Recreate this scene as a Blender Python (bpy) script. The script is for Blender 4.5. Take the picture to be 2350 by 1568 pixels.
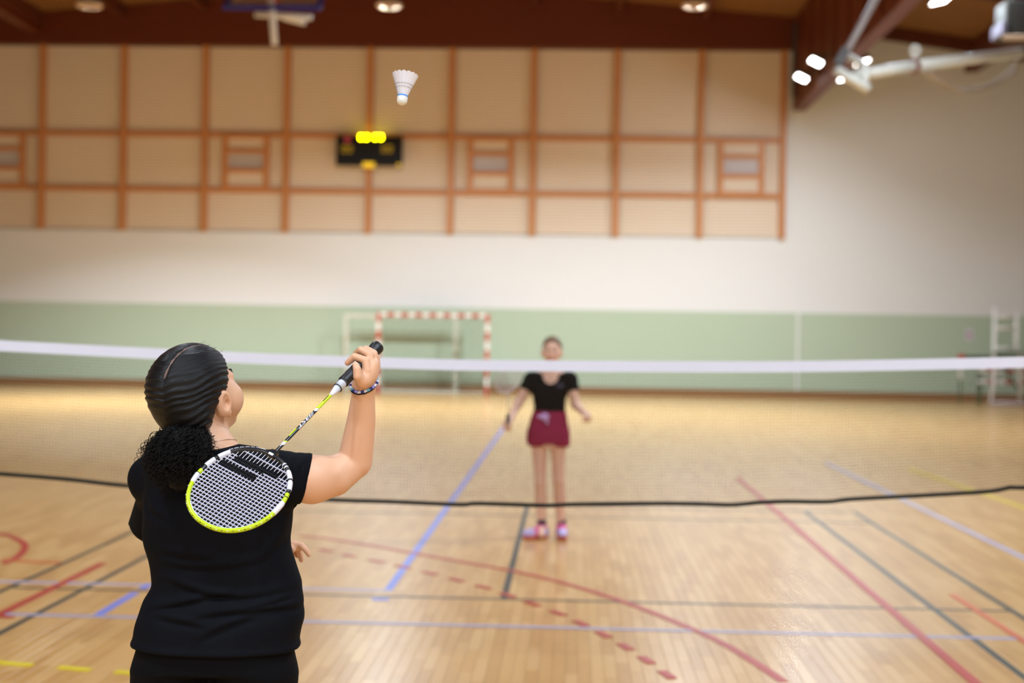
import bpy, bmesh, math, random
import numpy as np
from mathutils import Vector, Matrix

# ------------------------------------------------------------------ clear
for o in list(bpy.data.objects):
    bpy.data.objects.remove(o, do_unlink=True)
scene = bpy.context.scene
COL = scene.collection
random.seed(7)
rng = np.random.default_rng(7)

# ------------------------------------------------------------------ camera
IW, IH, FPX = 2350.0, 1568.0, 2350.0 * 50.0 / 36.0
YAW, PITCH, ROLL, CAMZ = 0.0409, 0.0059, 0.0159, 1.607


def cam_axes():
    f = np.array([-math.sin(YAW) * math.cos(PITCH), math.cos(YAW) * math.cos(PITCH), -math.sin(PITCH)])
    r = np.array([math.cos(YAW), math.sin(YAW), 0.0])
    u = np.cross(r, f)
    c, s = math.cos(ROLL), math.sin(ROLL)
    return c * r + s * u, -s * r + c * u, f


CR, CU, CF = cam_axes()
cam_data = bpy.data.cameras.new('camera')
cam = bpy.data.objects.new('camera', cam_data)
COL.objects.link(cam)
cam_data.lens = 50.0
cam_data.sensor_width = 36.0
cam_data.clip_end = 200.0
M = Matrix.Identity(4)
for i in range(3):
    M[i][0], M[i][1], M[i][2] = CR[i], CU[i], -CF[i]
M[2][3] = CAMZ
cam.matrix_world = M
cam_data.dof.use_dof = True
cam_data.dof.focus_distance = 3.33
cam_data.dof.aperture_fstop = 2.3
cam_data.dof.aperture_blades = 0
scene.camera = cam
scene.cycles.max_bounces = 4
scene.cycles.diffuse_bounces = 2
scene.cycles.glossy_bounces = 2
scene.cycles.transmission_bounces = 4

# ------------------------------------------------------------------ world, view
w = bpy.data.worlds.new('hall_ambient')
scene.world = w
w.use_nodes = True
w.node_tree.nodes['Background'].inputs[0].default_value = (1.0, 0.97, 0.94, 1)
w.node_tree.nodes['Background'].inputs[1].default_value = 0.0
vs = scene.view_settings
vs.view_transform = 'Standard'
vs.look = 'None'
vs.exposure = 0.1
vs.gamma = 1.0
vs.use_curve_mapping = False
LAMP_W = 355.0          # watts of each floodlight on the girders
LAMP_COL = (0.76, 0.88, 1.0)


def at(px, py, Y):
    """point of the hall at depth Y that the photograph shows at pixel (px, py)"""
    d = CF + (px - IW / 2) / FPX * CR - (py - IH / 2) / FPX * CU
    t = Y / d[1]
    return np.array([d[0] * t, Y, CAMZ + d[2] * t])


def gnd(px, py, z=0.0):
    d = CF + (px - IW / 2) / FPX * CR - (py - IH / 2) / FPX * CU
    t = (z - CAMZ) / d[2]
    return np.array([d[0] * t, d[1] * t, z])


# ------------------------------------------------------------------ helpers: tags, materials, meshes
def tag(o, label=None, cat=None, group=None, kind=None):
    if label: o['label'] = label
    if cat: o['category'] = cat
    if group: o['group'] = group
    if kind: o['kind'] = kind
    return o


def empty(name, loc, label=None, cat=None, group=None):
    o = bpy.data.objects.new(name, None)
    COL.objects.link(o)
    o.location = loc
    o.empty_display_size = 0.1
    bpy.context.view_layer.update()
    return tag(o, label, cat, group)


MATS = {}


def mat(name, col, rough=0.6, spec=0.4, metal=0.0, var=0.06, scale=8.0, bump=0.0, bscale=60.0, emit=None, estr=0.0,
        coat=0.0, alpha=1.0, trans=0.0, sss=0.0, stretch=(1, 1, 1)):
    if name in MATS: return MATS[name]
    m = bpy.data.materials.new(name)
    m.use_nodes = True
    nt = m.node_tree
    b = nt.nodes['Principled BSDF']
    b.inputs['Roughness'].default_value = rough
    b.inputs['Specular IOR Level'].default_value = spec
    b.inputs['Metallic'].default_value = metal
    b.inputs['Coat Weight'].default_value = coat
    b.inputs['Alpha'].default_value = alpha
    b.inputs['Transmission Weight'].default_value = trans
    if sss:
        b.inputs['Subsurface Weight'].default_value = sss
        b.inputs['Subsurface Radius'].default_value = (0.012, 0.005, 0.003)
        b.inputs['Subsurface Scale'].default_value = 1.0
    tc = nt.nodes.new('ShaderNodeTexCoord')
    mp = nt.nodes.new('ShaderNodeMapping')
    mp.inputs['Scale'].default_value = stretch
    nt.links.new(tc.outputs['Object'], mp.inputs['Vector'])
    no = nt.nodes.new('ShaderNodeTexNoise')
    no.inputs['Scale'].default_value = scale
    no.inputs['Detail'].default_value = 3.0
    nt.links.new(mp.outputs['Vector'], no.inputs['Vector'])
    mx = nt.nodes.new('ShaderNodeMix')
    mx.data_type = 'RGBA'
    mx.inputs['A'].default_value = tuple(max(0, c * (1 - var)) for c in col) + (1,)
    mx.inputs['B'].default_value = tuple(min(1, c * (1 + var)) for c in col) + (1,)
    nt.links.new(no.outputs['Fac'], mx.inputs['Factor'])
    nt.links.new(mx.outputs['Result'], b.inputs['Base Color'])
    if bump:
        n2 = nt.nodes.new('ShaderNodeTexNoise')
        n2.inputs['Scale'].default_value = bscale
        nt.links.new(mp.outputs['Vector'], n2.inputs['Vector'])
        bp = nt.nodes.new('ShaderNodeBump')
        bp.inputs['Strength'].default_value = bump
        bp.inputs['Distance'].default_value = 0.01
        nt.links.new(n2.outputs['Fac'], bp.inputs['Height'])
        nt.links.new(bp.outputs['Normal'], b.inputs['Normal'])
    if emit:
        b.inputs['Emission Color'].default_value = tuple(emit) + (1,)
        b.inputs['Emission Strength'].default_value = estr
    MATS[name] = m
    return m


def srgb(r, g, b):
    def f(c):
        c /= 255.0
        return c / 12.92 if c <= 0.04045 else ((c + 0.055) / 1.055) ** 2.4
    return (f(r), f(g), f(b))


def mesh_obj(name, verts, faces, material, parent=None, smooth=False, mats=None, midx=None, origin=None):
    me = bpy.data.meshes.new(name)
    v = np.asarray(verts, dtype=np.float64).reshape(-1, 3)
    org = np.zeros(3)
    if parent is not None:
        org = np.array(parent.matrix_world.translation)
    elif origin is not None:
        org = np.asarray(origin, dtype=float)
    if len(v): v = v - org
    me.from_pydata(v.tolist(), [], faces if isinstance(faces, list) else faces.tolist())
    for m in (mats or [material]): me.materials.append(m)
    if midx is not None: me.polygons.foreach_set('material_index', np.asarray(midx, dtype=np.int32))
    if smooth: me.polygons.foreach_set('use_smooth', np.ones(len(me.polygons), dtype=bool))
    me.update()
    o = bpy.data.objects.new(name, me)
    COL.objects.link(o)
    if parent is not None: o.parent = parent
    elif origin is not None:
        o.location = org
        bpy.context.view_layer.update()
    return o


class MB:
    """collects simple solids and links them as one mesh object (world coordinates)"""

    def __init__(self):
        self.v, self.f, self.m = [], [], []

    def add(self, v, f, m=0):
        n = len(self.v)
        self.v += [tuple(map(float, p)) for p in v]
        self.f += [[i + n for i in q] for q in f]
        self.m += [m] * len(f)
        return self

    def box(self, lo, hi, m=0):
        x0, y0, z0 = lo; x1, y1, z1 = hi
        v = [(x0, y0, z0), (x1, y0, z0), (x1, y1, z0), (x0, y1, z0), (x0, y0, z1), (x1, y0, z1), (x1, y1, z1), (x0, y1, z1)]
        return self.add(v, [[0, 3, 2, 1], [4, 5, 6, 7], [0, 1, 5, 4], [1, 2, 6, 5], [2, 3, 7, 6], [3, 0, 4, 7]], m)

    def bbox(self, lo, hi, bev=0.01, m=0):
        """box with chamfered vertical and top edges"""
        bm = bmesh.new()
        bmesh.ops.create_cube(bm, size=1.0)
        lo = np.array(lo, float); hi = np.array(hi, float)
        for v in bm.verts:
            v.co = Vector(tuple((lo + hi) / 2 + np.array(v.co) * (hi - lo)))
        bmesh.ops.bevel(bm, geom=bm.edges[:], offset=bev, segments=2, affect='EDGES', profile=0.6)
        bm.verts.index_update()
        self.add([v.co[:] for v in bm.verts], [[v.index for v in f.verts] for f in bm.faces], m)
        bm.free()
        return self

    def obox(self, c, ax, ay, az, hx, hy, hz, m=0):
        c = np.asarray(c, float); ax = np.asarray(ax, float); ay = np.asarray(ay, float); az = np.asarray(az, float)
        v = []
        for sz in (-1, 1):
            for sx, sy in ((-1, -1), (1, -1), (1, 1), (-1, 1)):
                v.append(c + ax * hx * sx + ay * hy * sy + az * hz * sz)
        return self.add(v, [[0, 3, 2, 1], [4, 5, 6, 7], [0, 1, 5, 4], [1, 2, 6, 5], [2, 3, 7, 6], [3, 0, 4, 7]], m)

    def tube(self, pts, rad, n=10, m=0, closed=False, cap=True, ms=None):
        P = np.asarray(pts, float)
        k = len(P)
        r = np.full(k, rad) if np.isscalar(rad) else np.asarray(rad, float)
        if closed: T = np.roll(P, -1, 0) - np.roll(P, 1, 0)
        else:
            T = np.gradient(P, axis=0)
        T /= np.linalg.norm(T, axis=1)[:, None] + 1e-12
        a = np.array([0, 0, 1.0]) if abs(T[0][2]) < 0.9 else np.array([1.0, 0, 0])
        N = np.cross(T[0], a); N /= np.linalg.norm(N)
        vs_, fs, mm = [], [], []
        for i in range(k):
            N = N - T[i] * (N @ T[i]); N /= np.linalg.norm(N) + 1e-12
            B = np.cross(T[i], N)
            for j in range(n):
                an = 2 * math.pi * j / n
                vs_.append(P[i] + r[i] * (math.cos(an) * N + math.sin(an) * B))
        for i in range(k if closed else k - 1):
            i2 = (i + 1) % k
            for j in range(n):
                j2 = (j + 1) % n
                fs.append([i * n + j, i * n + j2, i2 * n + j2, i2 * n + j]); mm.append(ms[i] if ms is not None else m)
        if cap and not closed:
            fs.append(list(range(n))[::-1]); mm.append(mm[0])
            fs.append([(k - 1) * n + j for j in range(n)]); mm.append(mm[-1])
        n0 = len(self.v)
        self.v += [tuple(map(float, p)) for p in vs_]
        self.f += [[i + n0 for i in q] for q in fs]
        self.m += mm
        return self

    def lathe(self, c, axis, prof, n=24, m=0, ms=None):
        """prof: list of (t along axis, radius)"""
        c = np.asarray(c, float); ax = np.asarray(axis, float); ax = ax / np.linalg.norm(ax)
        a = np.array([0, 0, 1.0]) if abs(ax[2]) < 0.9 else np.array([1.0, 0, 0])
        N = np.cross(ax, a); N /= np.linalg.norm(N); B = np.cross(ax, N)
        vs_, fs, mm = [], [], []
        for (t, r) in prof:
            for j in range(n):
                an = 2 * math.pi * j / n
                vs_.append(c + ax * t + r * (math.cos(an) * N + math.sin(an) * B))
        for i in range(len(prof) - 1):
            for j in range(n):
                j2 = (j + 1) % n
                fs.append([i * n + j, i * n + j2, (i + 1) * n + j2, (i + 1) * n + j]); mm.append(ms[i] if ms is not None else m)
        fs.append(list(range(n))[::-1]); mm.append(mm[0])
        fs.append([(len(prof) - 1) * n + j for j in range(n)]); mm.append(mm[-1])
        n0 = len(self.v)
        self.v += [tuple(map(float, p)) for p in vs_]
        self.f += [[i + n0 for i in q] for q in fs]
        self.m += mm
        return self

    def build(self, name, material, parent=None, smooth=False, origin=None):
        mats = material if isinstance(material, list) else [material]
        return mesh_obj(name, self.v, self.f, None, parent, smooth, mats, self.m, origin)


def unit(v):
    v = np.asarray(v, float)
    return v / np.linalg.norm(v)


def catmull(pts, n=8):
    P = np.asarray(pts, float)
    Q = np.vstack([2 * P[0] - P[1], P, 2 * P[-1] - P[-2]])
    out = []
    for i in range(1, len(Q) - 2):
        for t in np.linspace(0, 1, n, endpoint=False):
            a, b, c, d = Q[i - 1], Q[i], Q[i + 1], Q[i + 2]
            out.append(0.5 * (2 * b + (c - a) * t + (2 * a - 5 * b + 4 * c - d) * t * t + (3 * b - a - 3 * c + d) * t ** 3))
    out.append(P[-1])
    return np.array(out)


# ------------------------------------------------------------------ the hall
YB = 38.05                       # face of the back wall
XL, XR, YF = -21.0, 15.0, -9.0   # left wall, right wall, front wall
XG = 5.96                        # axis of the main girder
XRIDGE = -4.3


def roof_z(x):
    if x <= XG: return 10.95 - 0.088 * abs(x - XRIDGE)
    return 10.05 - 0.15 * (x - XG)


m_cream = mat('cream_wall_paint', srgb(232, 230, 226), 0.75, 0.25, var=0.015, scale=0.8)
m_green = mat('pale_green_wall_paint', srgb(184, 198, 172), 0.6, 0.3, var=0.02, scale=0.8)
m_base = mat('brown_baseboard_wood', srgb(150, 106, 66), 0.5, 0.4, var=0.08)
m_timber = mat('orange_brown_glulam', srgb(204, 138, 84), 0.45, 0.4, var=0.12, scale=3.0, stretch=(6, 6, 0.6))
m_girder = mat('dark_red_brown_glulam', srgb(98, 42, 18), 0.45, 0.35, var=0.15, scale=2.0, stretch=(0.3, 0.3, 6))
m_deck = mat('tan_roof_deck', srgb(132, 90, 50), 0.7, 0.2, var=0.1, scale=1.5)
m_purlin = mat('dark_purlin_wood', srgb(92, 44, 22), 0.55, 0.3, var=0.1)


def panel_material():
    m = bpy.data.materials.new('ribbed_pine_panel')
    m.use_nodes = True
    nt = m.node_tree; b = nt.nodes['Principled BSDF']
    b.inputs['Roughness'].default_value = 0.6
    geo = nt.nodes.new('ShaderNodeNewGeometry')
    sx = nt.nodes.new('ShaderNodeSeparateXYZ'); nt.links.new(geo.outputs['Position'], sx.inputs[0])
    mu = nt.nodes.new('ShaderNodeMath'); mu.operation = 'MULTIPLY'; mu.inputs[1].default_value = 2 * math.pi / 0.085
    nt.links.new(sx.outputs['Z'], mu.inputs[0])
    si = nt.nodes.new('ShaderNodeMath'); si.operation = 'SINE'; nt.links.new(mu.outputs[0], si.inputs[0])
    mr = nt.nodes.new('ShaderNodeMapRange')
    mr.inputs[1].default_value = 0.5; mr.inputs[2].default_value = 1.0
    nt.links.new(si.outputs[0], mr.inputs[0])
    no = nt.nodes.new('ShaderNodeTexNoise'); no.inputs['Scale'].default_value = 0.6
    nt.links.new(geo.outputs['Position'], no.inputs['Vector'])
    m1 = nt.nodes.new('ShaderNodeMix'); m1.data_type = 'RGBA'
    m1.inputs['A'].default_value = srgb(232, 212, 188) + (1,); m1.inputs['B'].default_value = srgb(236, 220, 198) + (1,)
    nt.links.new(no.outputs['Fac'], m1.inputs['Factor'])
    m2 = nt.nodes.new('ShaderNodeMix'); m2.data_type = 'RGBA'
    m2.inputs['B'].default_value = srgb(196, 164, 134) + (1,)
    nt.links.new(mr.outputs[0], m2.inputs['Factor']); nt.links.new(m1.outputs['Result'], m2.inputs['A'])
    nt.links.new(m2.outputs['Result'], b.inputs['Base Color'])
    return m


m_panel = panel_material()

# ---- floor: parquet strips laid along the hall, colour picked per strip from its place
PW, PL = 0.062, 0.48


def parquet_material():
    m = bpy.data.materials.new('beech_parquet')
    m.use_nodes = True
    nt = m.node_tree; b = nt.nodes['Principled BSDF']
    L = nt.links.new

    def math_(op, a, bv=None):
        n = nt.nodes.new('ShaderNodeMath'); n.operation = op
        for i, q in enumerate((a, bv)):
            if q is None: continue
            if isinstance(q, (int, float)): n.inputs[i].default_value = q
            else: L(q, n.inputs[i])
        return n.outputs[0]
    geo = nt.nodes.new('ShaderNodeNewGeometry')
    sp = nt.nodes.new('ShaderNodeSeparateXYZ'); L(geo.outputs['Position'], sp.inputs[0])
    row = math_('FLOOR', math_('DIVIDE', sp.outputs['X'], PW))
    off = math_('MULTIPLY', row, 0.37)
    colm = math_('FLOOR', math_('ADD', math_('DIVIDE', sp.outputs['Y'], PL), off))
    cb = nt.nodes.new('ShaderNodeCombineXYZ'); L(row, cb.inputs[0]); L(colm, cb.inputs[1])
    wn = nt.nodes.new('ShaderNodeTexWhiteNoise'); wn.noise_dimensions = '2D'; L(cb.outputs[0], wn.inputs['Vector'])
    big = nt.nodes.new('ShaderNodeTexNoise'); big.inputs['Scale'].default_value = 0.9; big.inputs['Detail'].default_value = 4.0
    L(geo.outputs['Position'], big.inputs['Vector'])
    mp = nt.nodes.new('ShaderNodeMapping'); mp.inputs['Scale'].default_value = (60, 3, 1); L(geo.outputs['Position'], mp.inputs['Vector'])
    gr = nt.nodes.new('ShaderNodeTexNoise'); gr.inputs['Scale'].default_value = 1.0; L(mp.outputs[0], gr.inputs['Vector'])
    ramp = nt.nodes.new('ShaderNodeValToRGB')
    e = ramp.color_ramp.elements
    e[0].position = 0.0; e[0].color = srgb(184, 132, 74) + (1,)
    e[1].position = 1.0; e[1].color = srgb(226, 182, 122) + (1,)
    k = ramp.color_ramp.elements.new(0.5); k.color = srgb(208, 158, 93) + (1,)
    f = math_('ADD', math_('MULTIPLY', wn.outputs['Value'], 0.55), math_('ADD', math_('MULTIPLY', big.outputs['Fac'], 0.3), math_('MULTIPLY', gr.outputs['Fac'], 0.15)))
    L(f, ramp.inputs[0])
    L(ramp.outputs[0], b.inputs['Base Color'])
    b.inputs['Roughness'].default_value = 0.30
    b.inputs['Specular IOR Level'].default_value = 0.5
    b.inputs['Coat Weight'].default_value = 0.35
    b.inputs['Coat Roughness'].default_value = 0.16
    return m


m_floor = parquet_material()
fl = MB().box((XL, YF, -0.2), (XR, YB, -0.004)).build('floor', m_floor, origin=(0, 0, 0))
tag(fl, 'glossy beech parquet sports floor with painted court lines', 'floor', kind='structure')


def plank_cells():
    """strips of the parquet in view, nearest first"""
    out = []
    for r in range(int(-6 / PW), int(8 / PW)):
        x0 = r * PW
        off = r * 0.37
        for c in range(int(6.0 / PL + off) - 1, int(15.0 / PL + off) + 1):
            y0 = (c - off) * PL
            if y0 + PL < 6.3 or y0 > 15.0: continue
            yc = y0 + PL / 2; xc = x0 + PW / 2
            d = np.array([xc, yc, -CAMZ]); zc = d @ CF
            px = IW / 2 + FPX * (d @ CR) / zc
            py = IH / 2 - FPX * (d @ CU) / zc
            if -60 < px < IW + 60 and py < IH + 60:
                hid = 300 < px < 690
                out.append((zc + (50 if hid or py > IH - 4 else 0), x0, y0))
    out.sort()
    return out


def plank_solid(x0, y0, w_=PW, l_=PL, g=0.0006, z0=-0.004, c=0.0008):
    x1, y1 = x0 + w_ - g, y0 + l_ - g
    x0 += g; y0 += g
    v = [(x0, y0, z0), (x1, y0, z0), (x1, y1, z0), (x0, y1, z0), (x0, y0, -c), (x1, y0, -c), (x1, y1, -c), (x0, y1, -c),
         (x0 + c, y0 + c, 0), (x1 - c, y0 + c, 0), (x1 - c, y1 - c, 0), (x0 + c, y1 - c, 0)]
    f = [[0, 1, 5, 4], [1, 2, 6, 5], [2, 3, 7, 6], [3, 0, 4, 7], [4, 5, 9, 8], [5, 6, 10, 9], [6, 7, 11, 10], [7, 4, 8, 11], [8, 9, 10, 11]]
    return v, f


cells = plank_cells()
pv, pf = plank_solid(0, 0)
plank0 = mesh_obj('plank', pv, pf, m_floor, fl)
plank0.location = (cells[0][1], cells[0][2], 0)
for _, x0, y0 in cells[1:300]:
    o = plank0.copy(); COL.objects.link(o); o.parent = fl; o.location = (x0, y0, 0)
mb = MB()
for _, x0, y0 in cells[300:]:
    mb.add(*plank_solid(x0, y0))
rest = mb.build('parquet_strips', m_floor, fl)
tag(rest, kind='stuff')

# ---- painted court lines (thin paint films on the floor)
m_lblack = mat('dark_green_black_line_paint', srgb(52, 58, 52), 0.4, 0.45, var=0.05)
m_lblue = mat('blue_line_paint', srgb(116, 128, 208), 0.4, 0.45, var=0.04)
m_lpale = mat('pale_lilac_blue_line_paint', srgb(172, 166, 192), 0.4, 0.45, var=0.04)
m_lred = mat('red_line_paint', srgb(178, 58, 48), 0.4, 0.45, var=0.05)
m_lorange = mat('orange_red_line_paint', srgb(206, 104, 62), 0.4, 0.45, var=0.05)
m_lyellow = mat('yellow_line_paint', srgb(224, 200, 40), 0.4, 0.45, var=0.05)
LZ = [0.0006]


def line(pts, width, m, name='court_line'):
    P = np.asarray(pts, float)[:, :2]
    T = np.gradient(P, axis=0) if len(P) > 2 else np.repeat(P[1:] - P[:1], 2, 0)
    T /= np.linalg.norm(T, axis=1)[:, None]
    N = np.stack([-T[:, 1], T[:, 0]], 1)
    A = P + N * width / 2; B = P - N * width / 2
    z1 = LZ[0]; LZ[0] += 0.00012
    n = len(P)
    v = [(a[0], a[1], z1) for a in A] + [(b_[0], b_[1], z1) for b_ in B] + [(a[0], a[1], 0) for a in A] + [(b_[0], b_[1], 0) for b_ in B]
    f = []
    for i in range(n - 1):
        f.append([i, n + i, n + i + 1, i + 1])
        f.append([i, i + 1, 2 * n + i + 1, 2 * n + i])
        f.append([n + i + 1, n + i, 3 * n + i, 3 * n + i + 1])
    f.append([0, 2 * n, 3 * n, n]); f.append([n - 1, 2 * n - 1, 4 * n - 1, 3 * n - 1])
    return mesh_obj(name, v, f, m, fl)


XC, YN = -0.3754, 6.586
for dx in (-3.03, -2.57, 2.57, 3.03):
    line([(XC + dx, YN - 6.7), (XC + dx, YN + 6.7)], 0.042, m_lblack)
for dy in (-6.68, -5.92, -1.98, 1.98, 5.92, 6.68):
    line([(XC - 3.05, YN + dy), (XC + 3.05, YN + dy)], 0.042, m_lblack)
line([(XC, YN + 1.98), (XC, YN + 6.7)], 0.042, m_lblack)
line([(XC, YN - 6.7), (XC, YN - 1.98)], 0.042, m_lblack)


def gl(*px): return [gnd(*p) for p in px]


c0 = gnd(890, 1356)
line([(c0[0], c0[1]), (c0[0], c0[1] + 18.0)], 0.052, m_lblue)
a, b_ = gnd(0, 1335), gnd(890, 1356)
line([(a[0] - 3, b_[1]), (b_[0] + 0.02, b_[1])], 0.05, m_lpale)
c1 = gnd(873, 1376)
line([(c1[0] - 0.05, c1[1]), (c1[0] + 0.05, c1[1])], 0.07, m_lblue)
a, b_ = gnd(700, 1427), gnd(2350, 1467)
yy = 0.5 * (a[1] + b_[1])
line([(-6, yy), (8, yy)], 0.05, m_lpale)
a, b_ = gnd(222, 1413), gnd(312, 1361)
xx = 0.5 * (a[0] + b_[0])
line([(xx, a[1]), (xx, b_[1])], 0.052, m_lblue)
a, b_ = gnd(326, 1352), gnd(345, 1341)
line([(xx, a[1]), (xx, b_[1])], 0.052, m_lblue)
# red arcs of the handball areas
arc = catmull([gnd(*p) for p in [(690, 1230), (760, 1238), (860, 1254), (980, 1276), (1170, 1310), (1290, 1338), (1420, 1378), (1540, 1424), (1650, 1473), (1730, 1520), (1800, 1566)]], 6)
line(arc, 0.052, m_lred)
dash = catmull([gnd(*p) for p in [(660, 1250), (740, 1262), (820, 1280), (880, 1292), (1003, 1320), (1063, 1336), (1118, 1351), (1232, 1390), (1290, 1412), (1338, 1434), (1395, 1463), (1441, 1489), (1489, 1520), (1535, 1553), (1575, 1584)]], 10)
sl = np.concatenate([[0], np.cumsum(np.linalg.norm(np.diff(dash, axis=0), axis=1))])
t0 = 0.03
while t0 + 0.15 < sl[-1]:
    tt = np.linspace(t0, t0 + 0.15, 4)
    line(np.stack([np.interp(tt, sl, dash[:, k]) for k in range(2)], 1), 0.05, m_lred)
    t0 += 0.305
a, b_ = gnd(1800, 1190), gnd(2230, 1562)
line([a + (a - b_) * 0.6, b_ + (b_ - a) * 0.15], 0.055, m_lred)
line(gl((2185, 1366), (2350, 1473), (2420, 1520)), 0.04, m_lorange)
a, b_ = gnd(2080, 1152), gnd(2350, 1282)
line([a + (a - b_) * 1.2, b_ + (b_ - a) * 0.3], 0.052, m_lpale)
a, b_ = gnd(2160, 1102), gnd(2350, 1166)
line([a + (a - b_) * 0.5, b_ + (b_ - a) * 0.5], 0.052, m_lyellow)
a, b_ = gnd(0, 1411), gnd(235, 1294)
line([b_, a + (a - b_) * 0.5], 0.052, m_lred)
line(catmull([gnd(*p) for p in [(-60, 1224), (0, 1226), (30, 1234), (56, 1250), (52, 1268), (32, 1284), (8, 1294)]], 6), 0.052, m_lred)
line(gl((8, 1286), (70, 1290), (140, 1293)), 0.04, m_lorange)
for xa, xb, ya, yb in ((-55, 5, 1516, 1522), (6, 74, 1523, 1528), (136, 206, 1533, 1539), (266, 335, 1543, 1549)):
    line(gl((xa, ya), (xb, yb)), 0.045, m_lyellow)
line(gl((-70, 1410), (30, 1418)), 0.04, m_lred)

# ---- walls
XW = at(1797, 540, YB)[0] + 0.03       # right end of the timber clad part
ZP = 4.225                              # foot of the timber cladding
ZB = 9.21                               # underside of the wall beam
mb = MB()
mb.box((XL, YB + 0.10, 0), (XR, YB + 0.5, 11.2))
mb.box((XL, YB, 2.26), (XW, YB + 0.10, ZP))
mb.box((XW, YB, 2.26), (XR, YB + 0.10, 11.2))
wb = mb.build('wall_back', m_cream, origin=(0, YB + 0.3, 0))
tag(wb, 'cream end wall of the sports hall with timber cladding above', 'wall', kind='structure')
MB().box((XL, YB - 0.005, 0.18), (XR, YB + 0.10, 2.26)).build('painted_dado', m_green, wb)
bbk = MB().box((XL, YB - 0.05, 0), (XR, YB, 0.20)).build('baseboard_back', m_base, origin=(0, YB, 0))
tag(bbk, 'brown wooden skirting along the foot of the green wall band', 'baseboard', kind='structure')
for nm, lo, hi in (('wall_left', (XL - 0.4, YF, 0), (XL, YB, 11.2)), ('wall_right', (XR, YF, 0), (XR + 0.4, YB, 11.2)), ('wall_front', (XL, YF - 0.4, 0), (XR, YF, 11.2))):
    o = MB().box(lo, hi).build(nm, m_cream, origin=((lo[0] + hi[0]) / 2, (lo[1] + hi[1]) / 2, 0))
    tag(o, 'plain cream side wall of the sports hall', 'wall', kind='structure')

# timber posts, rails and the ribbed panels between them
post_px = [(97, 320), (284, 320), (471, 320), (658, 320), (848, 320), (1036, 320), (1224, 320), (1415, 320), (1608, 320), (1797, 320)]
post_x = [at(px, py, YB)[0] for px, py in post_px]
dxp = np.mean(np.diff(post_x))
while post_x[0] - dxp > XL: post_x.insert(0, post_x[0] - dxp)
for x in post_x:
    MB().box((x - 0.075, YB - 0.10, ZP), (x + 0.075, YB + 0.10, ZB)).build('timber_post', m_timber, wb)
zr1 = at(1130, 315, YB)[2]; zr2 = at(1130, 443, YB)[2]
xs = [XL] + post_x
for i in range(len(xs) - 1):
    x0, x1 = xs[i] + 0.075, xs[i + 1] - 0.075
    if x1 - x0 < 0.2: continue
    for zc in (zr1, zr2):
        MB().box((x0, YB - 0.02, zc - 0.07), (x1, YB + 0.10, zc + 0.07)).build('timber_rail', m_timber, wb)
    for za, zb_ in ((ZP + 0.02, zr2 - 0.07), (zr2 + 0.07, zr1 - 0.07), (zr1 + 0.07, ZB)):
        MB().bbox((x0 + 0.005, YB + 0.05, za + 0.005), (x1 - 0.005, YB + 0.11, zb_ - 0.005), 0.01).build('panel', m_panel, wb)

# ladder-like hatch windows set in the middle row of panels
m_pane = mat('grey_lilac_frosted_pane', srgb(196, 186, 184), 0.3, 0.4, var=0.04)
m_infill = mat('cream_window_infill', srgb(226, 206, 182), 0.55, 0.3, var=0.03)
for k, (xa, xb, yt, yb1) in enumerate(((-50, 50, 303, 430), (517, 610, 308, 436), (1080, 1172, 314, 441), (1655, 1747, 322, 449))):
    A = at(xa, yt, YB - 0.06); B = at(xb, yb1, YB - 0.06)
    x0, x1, z1, z0 = A[0], B[0], zr1 + 0.0, zr2 + 0.0
    w_ = empty('window_%d' % (k + 1), ((x0 + x1) / 2, YB, z0))
    tag(w_, ('hatch window at the far left edge of the timber wall', 'hatch window left of the scoreboard on the timber wall',
             'hatch window right of the scoreboard on the timber wall', 'hatch window beside the right end of the timber wall')[k], 'window', kind='structure')
    fw = 0.075
    for xc in (x0, x1):
        MB().box((xc - fw, YB - 0.07, z0), (xc + fw, YB + 0.02, z1)).build('stile', m_timber, w_)
    h = z1 - z0
    for zc in (z0 + 0.05, z0 + 0.35 * h, z0 + 0.70 * h, z1 - 0.05):
        MB().box((x0 + fw, YB - 0.06, zc - 0.06), (x1 - fw, YB + 0.02, zc + 0.06)).build('crosspiece', m_timber, w_)
    MB().box((x0 + fw, YB + 0.0, z0 + 0.35 * h + 0.06), (x1 - fw, YB + 0.03, z0 + 0.70 * h - 0.06)).build('pane', m_pane, w_)
    for za, zc in ((z0 + 0.11, z0 + 0.35 * h - 0.06), (z0 + 0.70 * h + 0.06, z1 - 0.11)):
        MB().box((x0 + fw, YB - 0.01, za), (x1 - fw, YB + 0.03, zc)).build('infill', m_infill, w_)

# ---- roof: deck, purlins, wall beam and the deep girders
mb = MB()
prof = [(XL - 0.4, roof_z(XL)), (XRIDGE, roof_z(XRIDGE)), (XG, roof_z(XG)), (XG + 0.01, roof_z(XG + 0.01)), (XR + 0.4, roof_z(XR))]
v = []; f = []
for (x, z) in prof:
    v += [(x, YF - 0.4, z), (x, YB + 0.5, z), (x, YF - 0.4, z + 0.3), (x, YB + 0.5, z + 0.3)]
for i in range(len(prof) - 1):
    a, b_ = 4 * i, 4 * i + 4
    f += [[a, a + 1, b_ + 1, b_], [a + 2, b_ + 2, b_ + 3, a + 3], [a, b_, b_ + 2, a + 2], [a + 1, a + 3, b_ + 3, b_ + 1]]
ceil = mesh_obj('ceiling', v, f, m_deck, None, origin=(XRIDGE, 15, 10))
tag(ceil, 'tan timber roof deck carried by brown girders and purlins', 'ceiling', kind='structure')
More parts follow.
